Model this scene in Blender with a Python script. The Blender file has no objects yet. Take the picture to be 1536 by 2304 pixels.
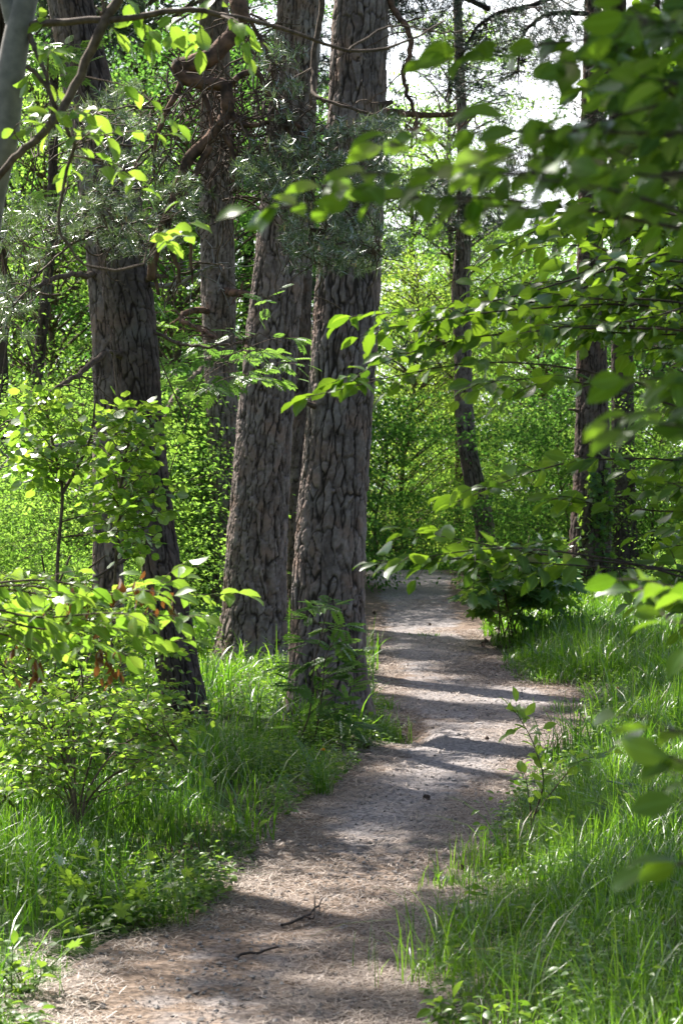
import bpy, math
import numpy as np
from math import radians, pi

rng = np.random.default_rng(7)
S = bpy.context.scene

# ------------------------------------------------------------------ camera
F = 4970.0                       # focal length in photo pixels (1536 x 2304)
EYE = 1.6
cam_d = bpy.data.cameras.new("camera")
cam = bpy.data.objects.new("camera", cam_d)
S.collection.objects.link(cam)
S.camera = cam
cam.location = (0, 0, EYE)
cam.rotation_euler = (radians(90), 0, 0)
cam_d.sensor_fit = 'VERTICAL'
cam_d.sensor_height = 23.2
cam_d.lens = F / 2304 * 23.2
cam_d.clip_start = 0.1
cam_d.clip_end = 2000
cam_d.dof.use_dof = True
cam_d.dof.focus_distance = 12.5
cam_d.dof.aperture_fstop = 5.0

# ------------------------------------------------------------------ world + sun
SUN = np.array([-0.40, 0.50, 0.80])
SUN = SUN / np.linalg.norm(SUN)
elev = math.asin(SUN[2])
azim = math.atan2(SUN[0], SUN[1])
W = bpy.data.worlds.new("World")
S.world = W
W.use_nodes = True
nt = W.node_tree
bg = nt.nodes["Background"]
sky = nt.nodes.new("ShaderNodeTexSky")
sky.sky_type = 'NISHITA'
sky.sun_disc = False
sky.sun_elevation = elev
sky.sun_rotation = azim
sky.air_density = 1.0
sky.dust_density = 3.0
tcw = nt.nodes.new("ShaderNodeTexCoord")
sep = nt.nodes.new("ShaderNodeSeparateXYZ")
nt.links.new(tcw.outputs['Generated'], sep.inputs[0])
cn = nt.nodes.new("ShaderNodeTexNoise")
cn.inputs['Scale'].default_value = 3.0
cn.inputs['Detail'].default_value = 6
nt.links.new(tcw.outputs['Generated'], cn.inputs['Vector'])
low = nt.nodes.new("ShaderNodeMapRange")          # bright cloud bank low in the sky
low.inputs[1].default_value = 0.34
low.inputs[2].default_value = 0.22
nt.links.new(sep.outputs[2], low.inputs[0])
cr_ = nt.nodes.new("ShaderNodeMapRange")
cr_.inputs[1].default_value = 0.30
cr_.inputs[2].default_value = 0.50
nt.links.new(cn.outputs[0], cr_.inputs[0])
mul = nt.nodes.new("ShaderNodeMath")
mul.operation = 'MULTIPLY'
nt.links.new(low.outputs[0], mul.inputs[0])
nt.links.new(cr_.outputs[0], mul.inputs[1])
mixw = nt.nodes.new("ShaderNodeMix")
mixw.data_type = 'RGBA'
ahead = nt.nodes.new("ShaderNodeMapRange")
ahead.inputs[1].default_value = 0.35
ahead.inputs[2].default_value = 0.75
nt.links.new(sep.outputs[1], ahead.inputs[0])
mul2 = nt.nodes.new("ShaderNodeMath")
mul2.operation = 'MULTIPLY'
nt.links.new(mul.outputs[0], mul2.inputs[0])
nt.links.new(ahead.outputs[0], mul2.inputs[1])
nt.links.new(mul2.outputs[0], mixw.inputs[0])
nt.links.new(sky.outputs[0], mixw.inputs[6])
mixw.inputs[7].default_value = (15.0, 15.4, 16.0, 1)
nt.links.new(mixw.outputs[2], bg.inputs[0])
bg.inputs[1].default_value = 0.075
sun_d = bpy.data.lights.new("sun", 'SUN')
sun_d.energy = 5.0
sun_d.angle = radians(0.5)
sun_d.color = (1.0, 0.95, 0.87)
sun = bpy.data.objects.new("sun", sun_d)
S.collection.objects.link(sun)
from mathutils import Vector
sun.rotation_euler = Vector((-SUN[0], -SUN[1], -SUN[2])).to_track_quat('-Z', 'Y').to_euler()
sun.location = (-20, 20, 40)

S.view_settings.view_transform = 'Standard'
S.view_settings.look = 'None'
S.view_settings.exposure = 1.6
S.view_settings.gamma = 1
S.cycles.use_denoising = True
S.cycles.max_bounces = 8
S.cycles.diffuse_bounces = 5
S.cycles.glossy_bounces = 2
S.cycles.transmission_bounces = 4
S.cycles.transparent_max_bounces = 4
S.cycles.sample_clamp_indirect = 6
S.cycles.caustics_reflective = False
S.cycles.caustics_refractive = False

# ------------------------------------------------------------------ helpers
def P(u, v, Y):
    return np.array([(u - 768) / F * Y, Y, EYE - (v - 1152) / F * Y])

def sstep(a, b, x):
    t = np.clip((np.asarray(x, float) - a) / (b - a), 0, 1)
    return t * t * (3 - 2 * t)

def norm(v):
    return v / np.maximum(np.linalg.norm(v, axis=-1, keepdims=True), 1e-9)

_PR = np.random.default_rng(3)
_NT = _PR.random((64, 64, 64))
def vnoise(x, y, z=0.0):
    x, y, z = np.broadcast_arrays(np.asarray(x, float), np.asarray(y, float), np.asarray(z, float))
    xi, yi, zi = np.floor(x).astype(int), np.floor(y).astype(int), np.floor(z).astype(int)
    fx, fy, fz = x - xi, y - yi, z - zi
    fx, fy, fz = fx*fx*(3-2*fx), fy*fy*(3-2*fy), fz*fz*(3-2*fz)
    out = 0
    for a in (0, 1):
        wx = fx if a else 1 - fx
        for b in (0, 1):
            wy = fy if b else 1 - fy
            for c in (0, 1):
                wz = fz if c else 1 - fz
                out = out + wx * wy * wz * _NT[(xi+a) % 64, (yi+b) % 64, (zi+c) % 64]
    return out * 2 - 1

def fbm(x, y, z=0.0, o=3):
    s, a = 0, 1.0
    for k in range(o):
        s = s + a * vnoise(np.asarray(x) * 2**k + 17*k, np.asarray(y) * 2**k + 5*k, np.asarray(z) * 2**k)
        a *= 0.5
    return s

class Soup:
    def __init__(self):
        self.V, self.T, self.A, self.B, self.n = [], [], [], [], 0
    def add(self, V, T, tone=0.5, rib=0.0):
        V = np.asarray(V, float).reshape(-1, 3)
        T = np.asarray(T, int).reshape(-1, 3)
        self.V.append(V)
        self.T.append(T + self.n)
        self.A.append(np.broadcast_to(np.asarray(tone, float), (len(V),)).copy())
        self.B.append(np.broadcast_to(np.asarray(rib, float), (len(V),)).copy())
        self.n += len(V)
    def arrays(self):
        if not self.V:
            return np.zeros((0, 3)), np.zeros((0, 3), int), np.zeros(0)
        return np.concatenate(self.V), np.concatenate(self.T), np.concatenate(self.A)

def make_mesh(name, V, T, mat, parent=None, attrs=None, smooth=True, origin=None):
    V = np.asarray(V, float)
    T = np.asarray(T, int)
    if parent is not None:
        V = V - np.array(parent.location)
    elif origin is not None:
        V = V - np.asarray(origin, float)
    me = bpy.data.meshes.new(name)
    me.vertices.add(len(V))
    me.vertices.foreach_set('co', V.astype(np.float32).ravel())
    me.loops.add(3 * len(T))
    me.loops.foreach_set('vertex_index', T.astype(np.int32).ravel())
    me.polygons.add(len(T))
    me.polygons.foreach_set('loop_start', np.arange(0, 3 * len(T), 3, dtype=np.int32))
    me.polygons.foreach_set('use_smooth', np.full(len(T), smooth, dtype=bool))
    me.update(calc_edges=True)
    for k, a in (attrs or {}).items():
        at = me.attributes.new(k, 'FLOAT', 'POINT')
        at.data.foreach_set('value', np.asarray(a, np.float32))
    me.materials.append(mat)
    o = bpy.data.objects.new(name, me)
    S.collection.objects.link(o)
    if parent is not None:
        o.parent = parent
    elif origin is not None:
        o.location = tuple(origin)
    return o

def soup_mesh(name, s, mat, parent=None, smooth=True, origin=None):
    V, T, A = s.arrays()
    at = {'tone': A}
    if any(b.max() > 0 for b in s.B if len(b)):
        at['rib'] = np.concatenate(s.B)
    return make_mesh(name, V, T, mat, parent, at, smooth, origin)

def tag(o, label, cat, group=None, kind=None):
    o['label'] = label
    o['category'] = cat
    if group:
        o['group'] = group
    if kind:
        o['kind'] = kind
    return o

def thing(name, label, cat, loc, group=None):
    o = bpy.data.objects.new(name, None)
    o.empty_display_size = 0.2
    S.collection.objects.link(o)
    o.location = tuple(float(c) for c in loc)
    return tag(o, label, cat, group)

def copy_thing(root, loc, rz=0.0, sc=1.0, label=None, group=None):
    r = root.copy()
    S.collection.objects.link(r)
    r.location = tuple(float(c) for c in loc)
    r.rotation_euler = (0, 0, rz)
    r.scale = (sc, sc, sc)
    if label:
        r['label'] = label
    if group:
        r['group'] = group
    for ch in list(root.children):
        c = ch.copy()
        S.collection.objects.link(c)
        c.parent = r
    return r

def spline(pts, n):
    """Catmull-Rom through pts, n samples."""
    p = np.asarray(pts, float)
    if len(p) == 2:
        t = np.linspace(0, 1, n)[:, None]
        return p[0] * (1 - t) + p[1] * t
    q = np.vstack([2 * p[0] - p[1], p, 2 * p[-1] - p[-2]])
    seg = len(p) - 1
    t = np.linspace(0, seg - 1e-6, n)
    i = t.astype(int)
    f = (t - i)[:, None]
    a, b, c, d = q[i], q[i+1], q[i+2], q[i+3]
    return 0.5 * (2*b + (c-a)*f + (2*a-5*b+4*c-d)*f**2 + (3*b-a-3*c+d)*f**3)

def tube(pts, rad, sides=6):
    p = np.asarray(pts, float)
    n = len(p)
    rad = np.broadcast_to(np.asarray(rad, float), (n,))
    d = norm(np.gradient(p, axis=0))
    u = np.zeros_like(p)
    ref = np.array([0, 0, 1.0]) if abs(d[0][2]) < 0.9 else np.array([1.0, 0, 0])
    prev = np.cross(d[0], ref)
    prev /= np.linalg.norm(prev)
    for i in range(n):
        prev = prev - d[i] * prev.dot(d[i])
        prev /= max(np.linalg.norm(prev), 1e-9)
        u[i] = prev
    w = np.cross(d, u)
    th = np.linspace(0, 2*pi, sides, endpoint=False)
    V = p[:, None, :] + rad[:, None, None] * (np.cos(th)[None, :, None] * u[:, None, :] + np.sin(th)[None, :, None] * w[:, None, :])
    V = np.vstack([V.reshape(-1, 3), p[-1:] + d[-1:] * rad[-1] * 0.5])
    return V, ring_tris(n, sides, cap=n * sides)

def ring_tris(n, s, cap=None):
    i = np.arange(n - 1)[:, None]
    j = np.arange(s)[None, :]
    a = i * s + j
    b = i * s + (j + 1) % s
    c = a + s
    e = b + s
    T = np.concatenate([np.stack([a, b, e], -1).reshape(-1, 3), np.stack([a, e, c], -1).reshape(-1, 3)])
    if cap is not None:
        j = np.arange(s)
        T = np.concatenate([T, np.stack([(n-1)*s + j, (n-1)*s + (j+1) % s, np.full(s, cap)], -1)])
    return T

def scatter(tpl, pos, d, nrm, size, tone, soup):
    """copies of a leaf template (y = along, x = across, z = normal) at N frames"""
    V, T = tpl
    N = len(pos)
    if N == 0:
        return
    d = norm(np.asarray(d, float))
    nrm = np.asarray(nrm, float)
    x = norm(np.cross(d, nrm))
    z = np.cross(x, d)
    size = np.broadcast_to(np.asarray(size, float), (N,))
    q = (V[None, :, 0, None] * x[:, None] + V[None, :, 1, None] * d[:, None] + V[None, :, 2, None] * z[:, None])
    q = np.asarray(pos)[:, None] + q * size[:, None, None]
    k = len(V)
    TT = (T[None] + (np.arange(N) * k)[:, None, None]).reshape(-1, 3)
    rib = np.tile(1 - np.abs(V[:, 0]) / max(np.abs(V[:, 0]).max(), 1e-6), N)
    soup.add(q.reshape(-1, 3), TT, np.repeat(np.broadcast_to(tone, (N,)), k), rib)

def in_poly(poly, n, g):
    poly = np.asarray(poly, float)
    lo, hi = poly.min(0), poly.max(0)
    out = []
    while len(out) < n:
        p = lo + (hi - lo) * g.random(2)
        c = False
        j = len(poly) - 1
        for i in range(len(poly)):
            if (poly[i][1] > p[1]) != (poly[j][1] > p[1]) and p[0] < (poly[j][0]-poly[i][0])*(p[1]-poly[i][1])/(poly[j][1]-poly[i][1]) + poly[i][0]:
                c = not c
            j = i
        if c:
            out.append(p)
    return np.array(out)

# ------------------------------------------------------------------ leaf templates
def leaf_ovate(wide=0.27, fold=0.06, droop=0.14):
    ys = [0.0, 0.22, 0.5, 0.78, 1.0]
    ws = [0.0, 0.75*wide, wide, 0.62*wide, 0.0]
    V, idx = [], []
    for y, w in zip(ys, ws):
        zc = 0.10*math.sin(y*pi*0.7) - droop*y*y
        if w == 0:
            V.append((0, y, zc)); idx.append((len(V)-1,)*3)
        else:
            V += [(-w, y+0.02, zc+fold), (0, y, zc), (w, y+0.02, zc+fold)]
            idx.append((len(V)-3, len(V)-2, len(V)-1))
    T = []
    for a, b in zip(idx[:-1], idx[1:]):
        for s in (0, 1):
            q = [a[s], a[s+1], b[s+1], b[s]]
            q = [v for i, v in enumerate(q) if v not in q[:i]]
            for k in range(1, len(q)-1):
                T.append((q[0], q[k], q[k+1]))
    return np.array(V, float), np.array(T)

def leaf_simple(wide=0.3, fold=0.08):
    return np.array([(0, 0, 0), (-wide, 0.45, fold), (wide, 0.45, fold), (0, 1, -0.08)], float), np.array([(0, 2, 3), (0, 3, 1)])

def leaf_fan(outline, bump=0.05):
    V = [(0, 0.4*np.mean([p[1] for p in outline]), -bump)] + [(p[0], p[1], bump*((i % 2)-0.5)) for i, p in enumerate(outline)]
    n = len(outline)
    return np.array(V, float), np.array([(0, 1+i, 1+(i+1) % n) for i in range(n)])

def leaf_round():
    o = [(0.0, 0.0)]
    for a in np.linspace(-1.15*pi/2*1.2, 1.15*pi/2*1.2, 9):
        r = 0.5
        o.append((r*math.sin(a)*0.95, 0.5 + r*math.cos(a)*(1.12 if abs(a) < 0.2 else 0.95)))
    V, T = leaf_fan(o, 0.04)
    V[0] = (0, 0.5, -0.05)
    return V, T

def leaf_maple():
    half = [(0.0, 0.0), (0.18, 0.04), (0.44, -0.06), (0.36, 0.14), (0.54, 0.34), (0.36, 0.36), (0.50, 0.72), (0.30, 0.62), (0.14, 0.58), (0.16, 0.80)]
    o = half + [(0, 1.0)] + [(-x, y) for x, y in reversed(half[1:])]
    V, T = leaf_fan(o, 0.05)
    V[0] = (0, 0.36, -0.06)
    return V, T

def leaf_pinnate(pairs=6, leaflet=0.30, wid=0.075):
    s = Soup()
    def lf(base, d, L):
        base, d = np.array(base), np.array(d)
        x = np.array([d[1], -d[0], 0])
        s.add([base, base + d*L*0.5 - x*wid + (0, 0, .015), base + d*L*0.5 + x*wid + (0, 0, .015), base + d*L + (0, 0, -.04)], [(0, 2, 3), (0, 3, 1)])
    for k in range(pairs):
        y = 0.24 + 0.58*k/(pairs-1)
        L = leaflet*(0.8+0.3*math.sin(pi*(k+1)/(pairs+1)))
        for sx in (-1, 1):
            a = 1.05 - 0.25*k/pairs
            lf((0, y, -0.12*y*y), (sx*math.sin(a), math.cos(a), 0), L)
    lf((0, 0.82, -0.08), (0, 1, -0.1), leaflet)
    for a, b in ((0, 0.4), (0.4, 0.84)):
        s.add([(-.008, a, -0.12*a*a), (.008, a, -0.12*a*a), (.006, b, -0.12*b*b), (-.006, b, -0.12*b*b)], [(0, 1, 2), (0, 2, 3)])
    V, T, A = s.arrays()
    return V, T

def needle_tuft(n=34, g=None, wid=0.022, forward=0.55):
    s = Soup()
    for k in range(n):
        a = g.random()*2*pi
        c = g.uniform(0.1, 1.0) * forward + 0.05
        d = np.array([math.cos(a)*math.sqrt(max(0, 1-c*c)), c, math.sin(a)*math.sqrt(max(0, 1-c*c))])
        b = np.array([0, g.uniform(-0.7, 0.25), 0])
        x = norm(np.cross(d, g.normal(size=3)))
        L = g.uniform(0.7, 1.1)
        s.add([b - x*wid, b + x*wid, b + d*L + (0, 0, -0.05)], [(0, 1, 2)])
    V, T, A = s.arrays()
    return V, T

OV = leaf_ovate()
OVN = leaf_ovate(0.30, 0.05, 0.2)
SM = leaf_simple()
RD = leaf_round()
MP = leaf_maple()
PN = leaf_pinnate()
TUFT = [needle_tuft(20, rng, 0.042) for _ in range(3)]

# ------------------------------------------------------------------ materials
def new_mat(name):
    m = bpy.data.materials.new(name)
    m.use_nodes = True
    t = m.node_tree
    t.nodes.clear()
    out = t.nodes.new("ShaderNodeOutputMaterial")
    return m, t, out

def N(t, kind, **kw):
    n = t.nodes.new(kind)
    for k, v in kw.items():
        setattr(n, k, v)
    return n

def attr(t, name):
    a = N(t, "ShaderNodeAttribute")
    a.attribute_name = name
    return a.outputs['Fac']

def ramp(t, fac, stops):
    r = N(t, "ShaderNodeValToRGB")
    el = r.color_ramp.elements
    while len(el) < len(stops):
        el.new(0.5)
    for e, (p, c) in zip(el, stops):
        e.position = p
        e.color = (*c, 1)
    t.links.new(fac, r.inputs[0])
    return r.outputs[0]

def math_node(t, op, a, b):
    n = N(t, "ShaderNodeMath", operation=op)
    for i, x in enumerate((a, b)):
        if isinstance(x, (int, float)):
            n.inputs[i].default_value = x
        else:
            t.links.new(x, n.inputs[i])
    return n.outputs[0]

def mixc(t, fac, a, b):
    n = N(t, "ShaderNodeMix", data_type='RGBA')
    if isinstance(fac, (int, float)):
        n.inputs[0].default_value = fac
    else:
        t.links.new(fac, n.inputs[0])
    for i, x in ((6, a), (7, b)):
        if isinstance(x, tuple):
            n.inputs[i].default_value = (*x, 1)
        else:
            t.links.new(x, n.inputs[i])
    return n.outputs[2]

def leaf_mat(name, c0, c1, t0, t1, trans=0.45, gloss=0.05, rough=0.35, cap=0.16, straw=None, ribs=False):
    """thin leaf: diffuse + translucent + a weak sheen, tone per leaf"""
    m, t, out = new_mat(name)
    f = attr(t, 'tone')
    d = N(t, "ShaderNodeBsdfDiffuse")
    tr = N(t, "ShaderNodeBsdfTranslucent")
    gl = N(t, "ShaderNodeBsdfGlossy")
    gl.inputs['Roughness'].default_value = rough
    gl.inputs['Color'].default_value = (1, 1, 1, 1)
    st = [(0, c0), (1, c1)] if straw is None else [(0, c0), (0.93, c1), (0.97, straw)]
    col = ramp(t, f, st)
    if ribs:
        rb = ramp(t, attr(t, 'rib'), [(0.80, (0, 0, 0)), (0.97, (0.6, 0.6, 0.6))])
        col = mixc(t, rb, col, tuple(min(1, c * 1.9 + .03) for c in c1))
        tc = N(t, "ShaderNodeTexCoord")
        nz = N(t, "ShaderNodeTexNoise")
        nz.inputs['Scale'].default_value = 22
        nz.inputs['Detail'].default_value = 3
        t.links.new(tc.outputs['Object'], nz.inputs['Vector'])
        col = mixc(t, ramp(t, nz.outputs[0], [(0.62, (0, 0, 0)), (0.72, (.7, .7, .7))]), col, (c1[0] * 1.5, c1[1] * .9, c1[2]))
    t.links.new(col, d.inputs[0])
    t.links.new(ramp(t, f, [(0, t0), (1, t1)]), tr.inputs[0])
    mx = N(t, "ShaderNodeMixShader")
    mx.inputs[0].default_value = trans
    t.links.new(d.outputs[0], mx.inputs[1])
    t.links.new(tr.outputs[0], mx.inputs[2])
    fr = N(t, "ShaderNodeFresnel")
    fr.inputs[0].default_value = 1.38
    k = math_node(t, 'MULTIPLY', fr.outputs[0], gloss * 14)
    k = math_node(t, 'MINIMUM', k, cap)
    m2 = N(t, "ShaderNodeMixShader")
    t.links.new(k, m2.inputs[0])
    t.links.new(mx.outputs[0], m2.inputs[1])
    t.links.new(gl.outputs[0], m2.inputs[2])
    t.links.new(m2.outputs[0], out.inputs[0])
    return m

def bark_mat(name, fiss, p0, p1, lich=(0.26, 0.27, 0.26), scale=30):
    m, t, out = new_mat(name)
    b = N(t, "ShaderNodeBsdfPrincipled")
    b.inputs['Roughness'].default_value = 0.9
    b.inputs['Specular IOR Level'].default_value = 0.15
    tc = N(t, "ShaderNodeTexCoord")
    n1 = N(t, "ShaderNodeTexNoise")
    n1.inputs['Scale'].default_value = scale
    n1.inputs['Detail'].default_value = 5
    t.links.new(tc.outputs['Object'], n1.inputs['Vector'])
    n2 = N(t, "ShaderNodeTexNoise")
    n2.inputs['Scale'].default_value = 2.2
    n2.inputs['Detail'].default_value = 3
    t.links.new(tc.outputs['Object'], n2.inputs['Vector'])
    plate = mixc(t, attr(t, 'tone'), p0, p1)
    plate = mixc(t, math_node(t, 'MULTIPLY', n1.outputs[0], 0.75), plate, (p0[0]*0.5, p0[1]*0.48, p0[2]*0.47))
    lm = ramp(t, n2.outputs[0], [(0.56, (0, 0, 0)), (0.7, (0.45, 0.45, 0.45))])
    plate = mixc(t, lm, plate, lich)
    n3 = N(t, "ShaderNodeTexNoise")
    n3.inputs['Scale'].default_value = 5.5
    n3.inputs['Detail'].default_value = 3
    t.links.new(tc.outputs['Object'], n3.inputs['Vector'])
    rust = ramp(t, n3.outputs[0], [(0.5, (0, 0, 0)), (0.68, (0.55, 0.55, 0.55))])
    plate = mixc(t, rust, plate, (p1[0] * 0.72, p1[1] * 0.55, p1[2] * 0.44))
    f = ramp(t, attr(t, 'plate'), [(0.15, (0, 0, 0)), (0.92, (1, 1, 1))])
    col = mixc(t, f, fiss, plate)
    t.links.new(col, b.inputs['Base Color'])
    bp = N(t, "ShaderNodeBump")
    bp.inputs['Strength'].default_value = 0.9
    bp.inputs['Distance'].default_value = 0.009
    t.links.new(n1.outputs[0], bp.inputs['Height'])
    t.links.new(bp.outputs[0], b.inputs['Normal'])
    t.links.new(b.outputs[0], out.inputs[0])
    return m

def plain_mat(name, c0, c1, scale=20, rough=0.8, bump=0.3, dist=0.004, use_tone=False):
    m, t, out = new_mat(name)
    b = N(t, "ShaderNodeBsdfPrincipled")
    b.inputs['Roughness'].default_value = rough
    b.inputs['Specular IOR Level'].default_value = 0.2
    tc = N(t, "ShaderNodeTexCoord")
    n1 = N(t, "ShaderNodeTexNoise")
    n1.inputs['Scale'].default_value = scale
    n1.inputs['Detail'].default_value = 4
    t.links.new(tc.outputs['Object'], n1.inputs['Vector'])
    fac = attr(t, 'tone') if use_tone else ramp(t, n1.outputs[0], [(0.35, (0, 0, 0)), (0.65, (1, 1, 1))])
    t.links.new(mixc(t, fac, c0, c1), b.inputs['Base Color'])
    if bump:
        bp = N(t, "ShaderNodeBump")
        bp.inputs['Strength'].default_value = bump
        bp.inputs['Distance'].default_value = dist
        t.links.new(n1.outputs[0], bp.inputs['Height'])
        t.links.new(bp.outputs[0], b.inputs['Normal'])
    t.links.new(b.outputs[0], out.inputs[0])
    return m

M = {}
M['bark'] = bark_mat("pine_bark", (0.036, 0.027, 0.022), (0.165, 0.127, 0.112), (0.42, 0.345, 0.31), (0.38, 0.35, 0.325))
M['bark_brown'] = bark_mat("brown_pine_bark", (0.026, 0.018, 0.015), (0.088, 0.066, 0.057), (0.22, 0.17, 0.15), (0.22, 0.195, 0.18))
M['bark_dark'] = bark_mat("dark_bark", (0.03, 0.022, 0.018), (0.085, 0.065, 0.058), (0.15, 0.12, 0.11))
M['bark_red'] = plain_mat("flaky_red_bark", (0.05, 0.034, 0.026), (0.22, 0.125, 0.082), 16, 0.9, 1.0, 0.02)
M['smooth'] = plain_mat("smooth_grey_bark", (0.15, 0.14, 0.125), (0.24, 0.22, 0.195), 25, 0.7, 0.2)
M['twig'] = plain_mat("twig_bark", (0.065, 0.045, 0.033), (0.15, 0.108, 0.078), 40, 0.8, 0.3)
M['twig_dark'] = plain_mat("dark_twig_bark", (0.035, 0.025, 0.022), (0.075, 0.055, 0.045), 40, 0.8, 0.3)
M['cherry'] = leaf_mat("cherry_leaf", (0.024, 0.058, 0.016), (0.05, 0.105, 0.02), (0.12, 0.26, 0.012), (0.33, 0.54, 0.03), 0.45, 0.03, cap=0.11, ribs=True)
M['lime'] = leaf_mat("lime_leaf", (0.065, 0.13, 0.02), (0.12, 0.20, 0.035), (0.20, 0.40, 0.03), (0.42, 0.62, 0.06), 0.52, 0.03, cap=0.10, ribs=True)
M['rowan'] = leaf_mat("rowan_leaf", (0.05, 0.115, 0.03), (0.085, 0.165, 0.04), (0.18, 0.38, 0.05), (0.30, 0.52, 0.07), 0.48, 0.04)
M['maple'] = leaf_mat("maple_leaf", (0.06, 0.14, 0.04), (0.10, 0.19, 0.055), (0.22, 0.45, 0.04), (0.40, 0.62, 0.06), 0.42, 0.05)
M['wood'] = leaf_mat("background_leaf", (0.045, 0.11, 0.022), (0.085, 0.165, 0.035), (0.19, 0.41, 0.04), (0.40, 0.62, 0.09), 0.58, 0.004, 0.6)
M['wood_deep'] = leaf_mat("deep_green_leaf", (0.03, 0.085, 0.022), (0.06, 0.13, 0.035), (0.10, 0.29, 0.03), (0.22, 0.46, 0.07), 0.5, 0.004, 0.6)
M['wood_lime'] = leaf_mat("lime_background_leaf", (0.06, 0.125, 0.022), (0.11, 0.18, 0.035), (0.30, 0.48, 0.04), (0.52, 0.70, 0.10), 0.6, 0.004, 0.6)
M['needle'] = leaf_mat("pine_needle", (0.04, 0.085, 0.028), (0.15, 0.215, 0.095), (0.10, 0.18, 0.05), (0.24, 0.34, 0.10), 0.3, 0.10, 0.35, 0.3)
M['needle_far'] = leaf_mat("far_pine_needle", (0.035, 0.06, 0.04), (0.07, 0.10, 0.075), (0.04, 0.07, 0.035), (0.08, 0.12, 0.07), 0.25, 0.03, 0.5)
M['grass'] = leaf_mat("grass_blade", (0.030, 0.085, 0.009), (0.092, 0.175, 0.022), (0.11, 0.30, 0.012), (0.31, 0.56, 0.035), 0.48, 0.03, 0.4, 0.08, (0.34, 0.27, 0.14))
M['weed'] = leaf_mat("weed_leaf", (0.05, 0.115, 0.02), (0.10, 0.18, 0.035), (0.16, 0.34, 0.02), (0.36, 0.55, 0.05), 0.45, 0.03)
M['litter'] = leaf_mat("dry_needle", (0.11, 0.068, 0.046), (0.40, 0.31, 0.24), (0.1, 0.05, 0.03), (0.1, 0.06, 0.04), 0.05, 0.03, 0.5)
M['brown_leaf'] = leaf_mat("withered_leaf", (0.12, 0.05, 0.02), (0.22, 0.10, 0.04), (0.2, 0.08, 0.02), (0.3, 0.12, 0.03), 0.35, 0.02)
M['white_petal'] = leaf_mat("white_petal", (0.7, 0.72, 0.66), (0.8, 0.8, 0.76), (0.5, 0.5, 0.45), (0.5, 0.5, 0.45), 0.3, 0.02)
M['yellow_petal'] = leaf_mat("yellow_petal", (0.75, 0.35, 0.01), (0.85, 0.5, 0.02), (0.6, 0.3, 0.01), (0.6, 0.3, 0.01), 0.25, 0.02)
M['stem_green'] = plain_mat("green_stem", (0.07, 0.13, 0.03), (0.10, 0.17, 0.04), 30, 0.6, 0)
M['stone'] = plain_mat("grey_stone", (0.17, 0.153, 0.142), (0.33, 0.30, 0.28), 18, 0.85, 0.5)
M['cone'] = plain_mat("cone_scale", (0.05, 0.034, 0.026), (0.13, 0.085, 0.06), 60, 0.8, 0.3)
M['bud'] = plain_mat("young_shoot", (0.45, 0.30, 0.12), (0.6, 0.45, 0.2), 40, 0.7, 0.2)

def ground_mat():
    m, t, out = new_mat("forest_soil")
    b = N(t, "ShaderNodeBsdfPrincipled")
    b.inputs['Roughness'].default_value = 0.95
    b.inputs['Specular IOR Level'].default_value = 0.1
    tc = N(t, "ShaderNodeTexCoord")
    n1 = N(t, "ShaderNodeTexNoise")
    n1.inputs['Scale'].default_value = 0.8
    n1.inputs['Detail'].default_value = 6
    t.links.new(tc.outputs['Object'], n1.inputs['Vector'])
    n2 = N(t, "ShaderNodeTexNoise")
    n2.inputs['Scale'].default_value = 14
    n2.inputs['Detail'].default_value = 5
    t.links.new(tc.outputs['Object'], n2.inputs['Vector'])
    soil = mixc(t, n2.outputs[0], (0.045, 0.03, 0.02), (0.12, 0.085, 0.055))
    moss = mixc(t, n2.outputs[0], (0.025, 0.05, 0.012), (0.06, 0.10, 0.025))
    t.links.new(mixc(t, ramp(t, n1.outputs[0], [(0.38, (0, 0, 0)), (0.5, (1, 1, 1))]), soil, moss), b.inputs['Base Color'])
    bp = N(t, "ShaderNodeBump")
    bp.inputs['Strength'].default_value = 0.8
    bp.inputs['Distance'].default_value = 0.02
    t.links.new(n2.outputs[0], bp.inputs['Height'])
    t.links.new(bp.outputs[0], b.inputs['Normal'])
    t.links.new(b.outputs[0], out.inputs[0])
    return m

def path_mat():
    m, t, out = new_mat("gravel_path")
    b = N(t, "ShaderNodeBsdfPrincipled")
    b.inputs['Roughness'].default_value = 0.92
    b.inputs['Specular IOR Level'].default_value = 0.15
    tc = N(t, "ShaderNodeTexCoord")
    fine = N(t, "ShaderNodeTexNoise")
    fine.inputs['Scale'].default_value = 42
    fine.inputs['Detail'].default_value = 6
    fine.inputs['Roughness'].default_value = 0.7
    mid = N(t, "ShaderNodeTexNoise")
    mid.inputs['Scale'].default_value = 7
    mid.inputs['Detail'].default_value = 5
    for n in (fine, mid):
        t.links.new(tc.outputs['Object'], n.inputs['Vector'])
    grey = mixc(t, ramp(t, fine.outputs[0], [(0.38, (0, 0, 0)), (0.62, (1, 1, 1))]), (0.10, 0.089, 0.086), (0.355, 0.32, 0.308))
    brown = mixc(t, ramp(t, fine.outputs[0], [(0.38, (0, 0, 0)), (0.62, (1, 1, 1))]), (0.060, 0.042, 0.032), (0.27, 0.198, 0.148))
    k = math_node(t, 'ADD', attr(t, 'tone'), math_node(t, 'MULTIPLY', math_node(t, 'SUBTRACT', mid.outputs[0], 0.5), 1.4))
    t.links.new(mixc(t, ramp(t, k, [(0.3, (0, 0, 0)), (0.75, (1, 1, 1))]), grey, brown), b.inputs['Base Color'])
    bp = N(t, "ShaderNodeBump")
    bp.inputs['Strength'].default_value = 0.9
    bp.inputs['Distance'].default_value = 0.012
    t.links.new(fine.outputs[0], bp.inputs['Height'])
    t.links.new(bp.outputs[0], b.inputs['Normal'])
    t.links.new(b.outputs[0], out.inputs[0])
    return m
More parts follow.
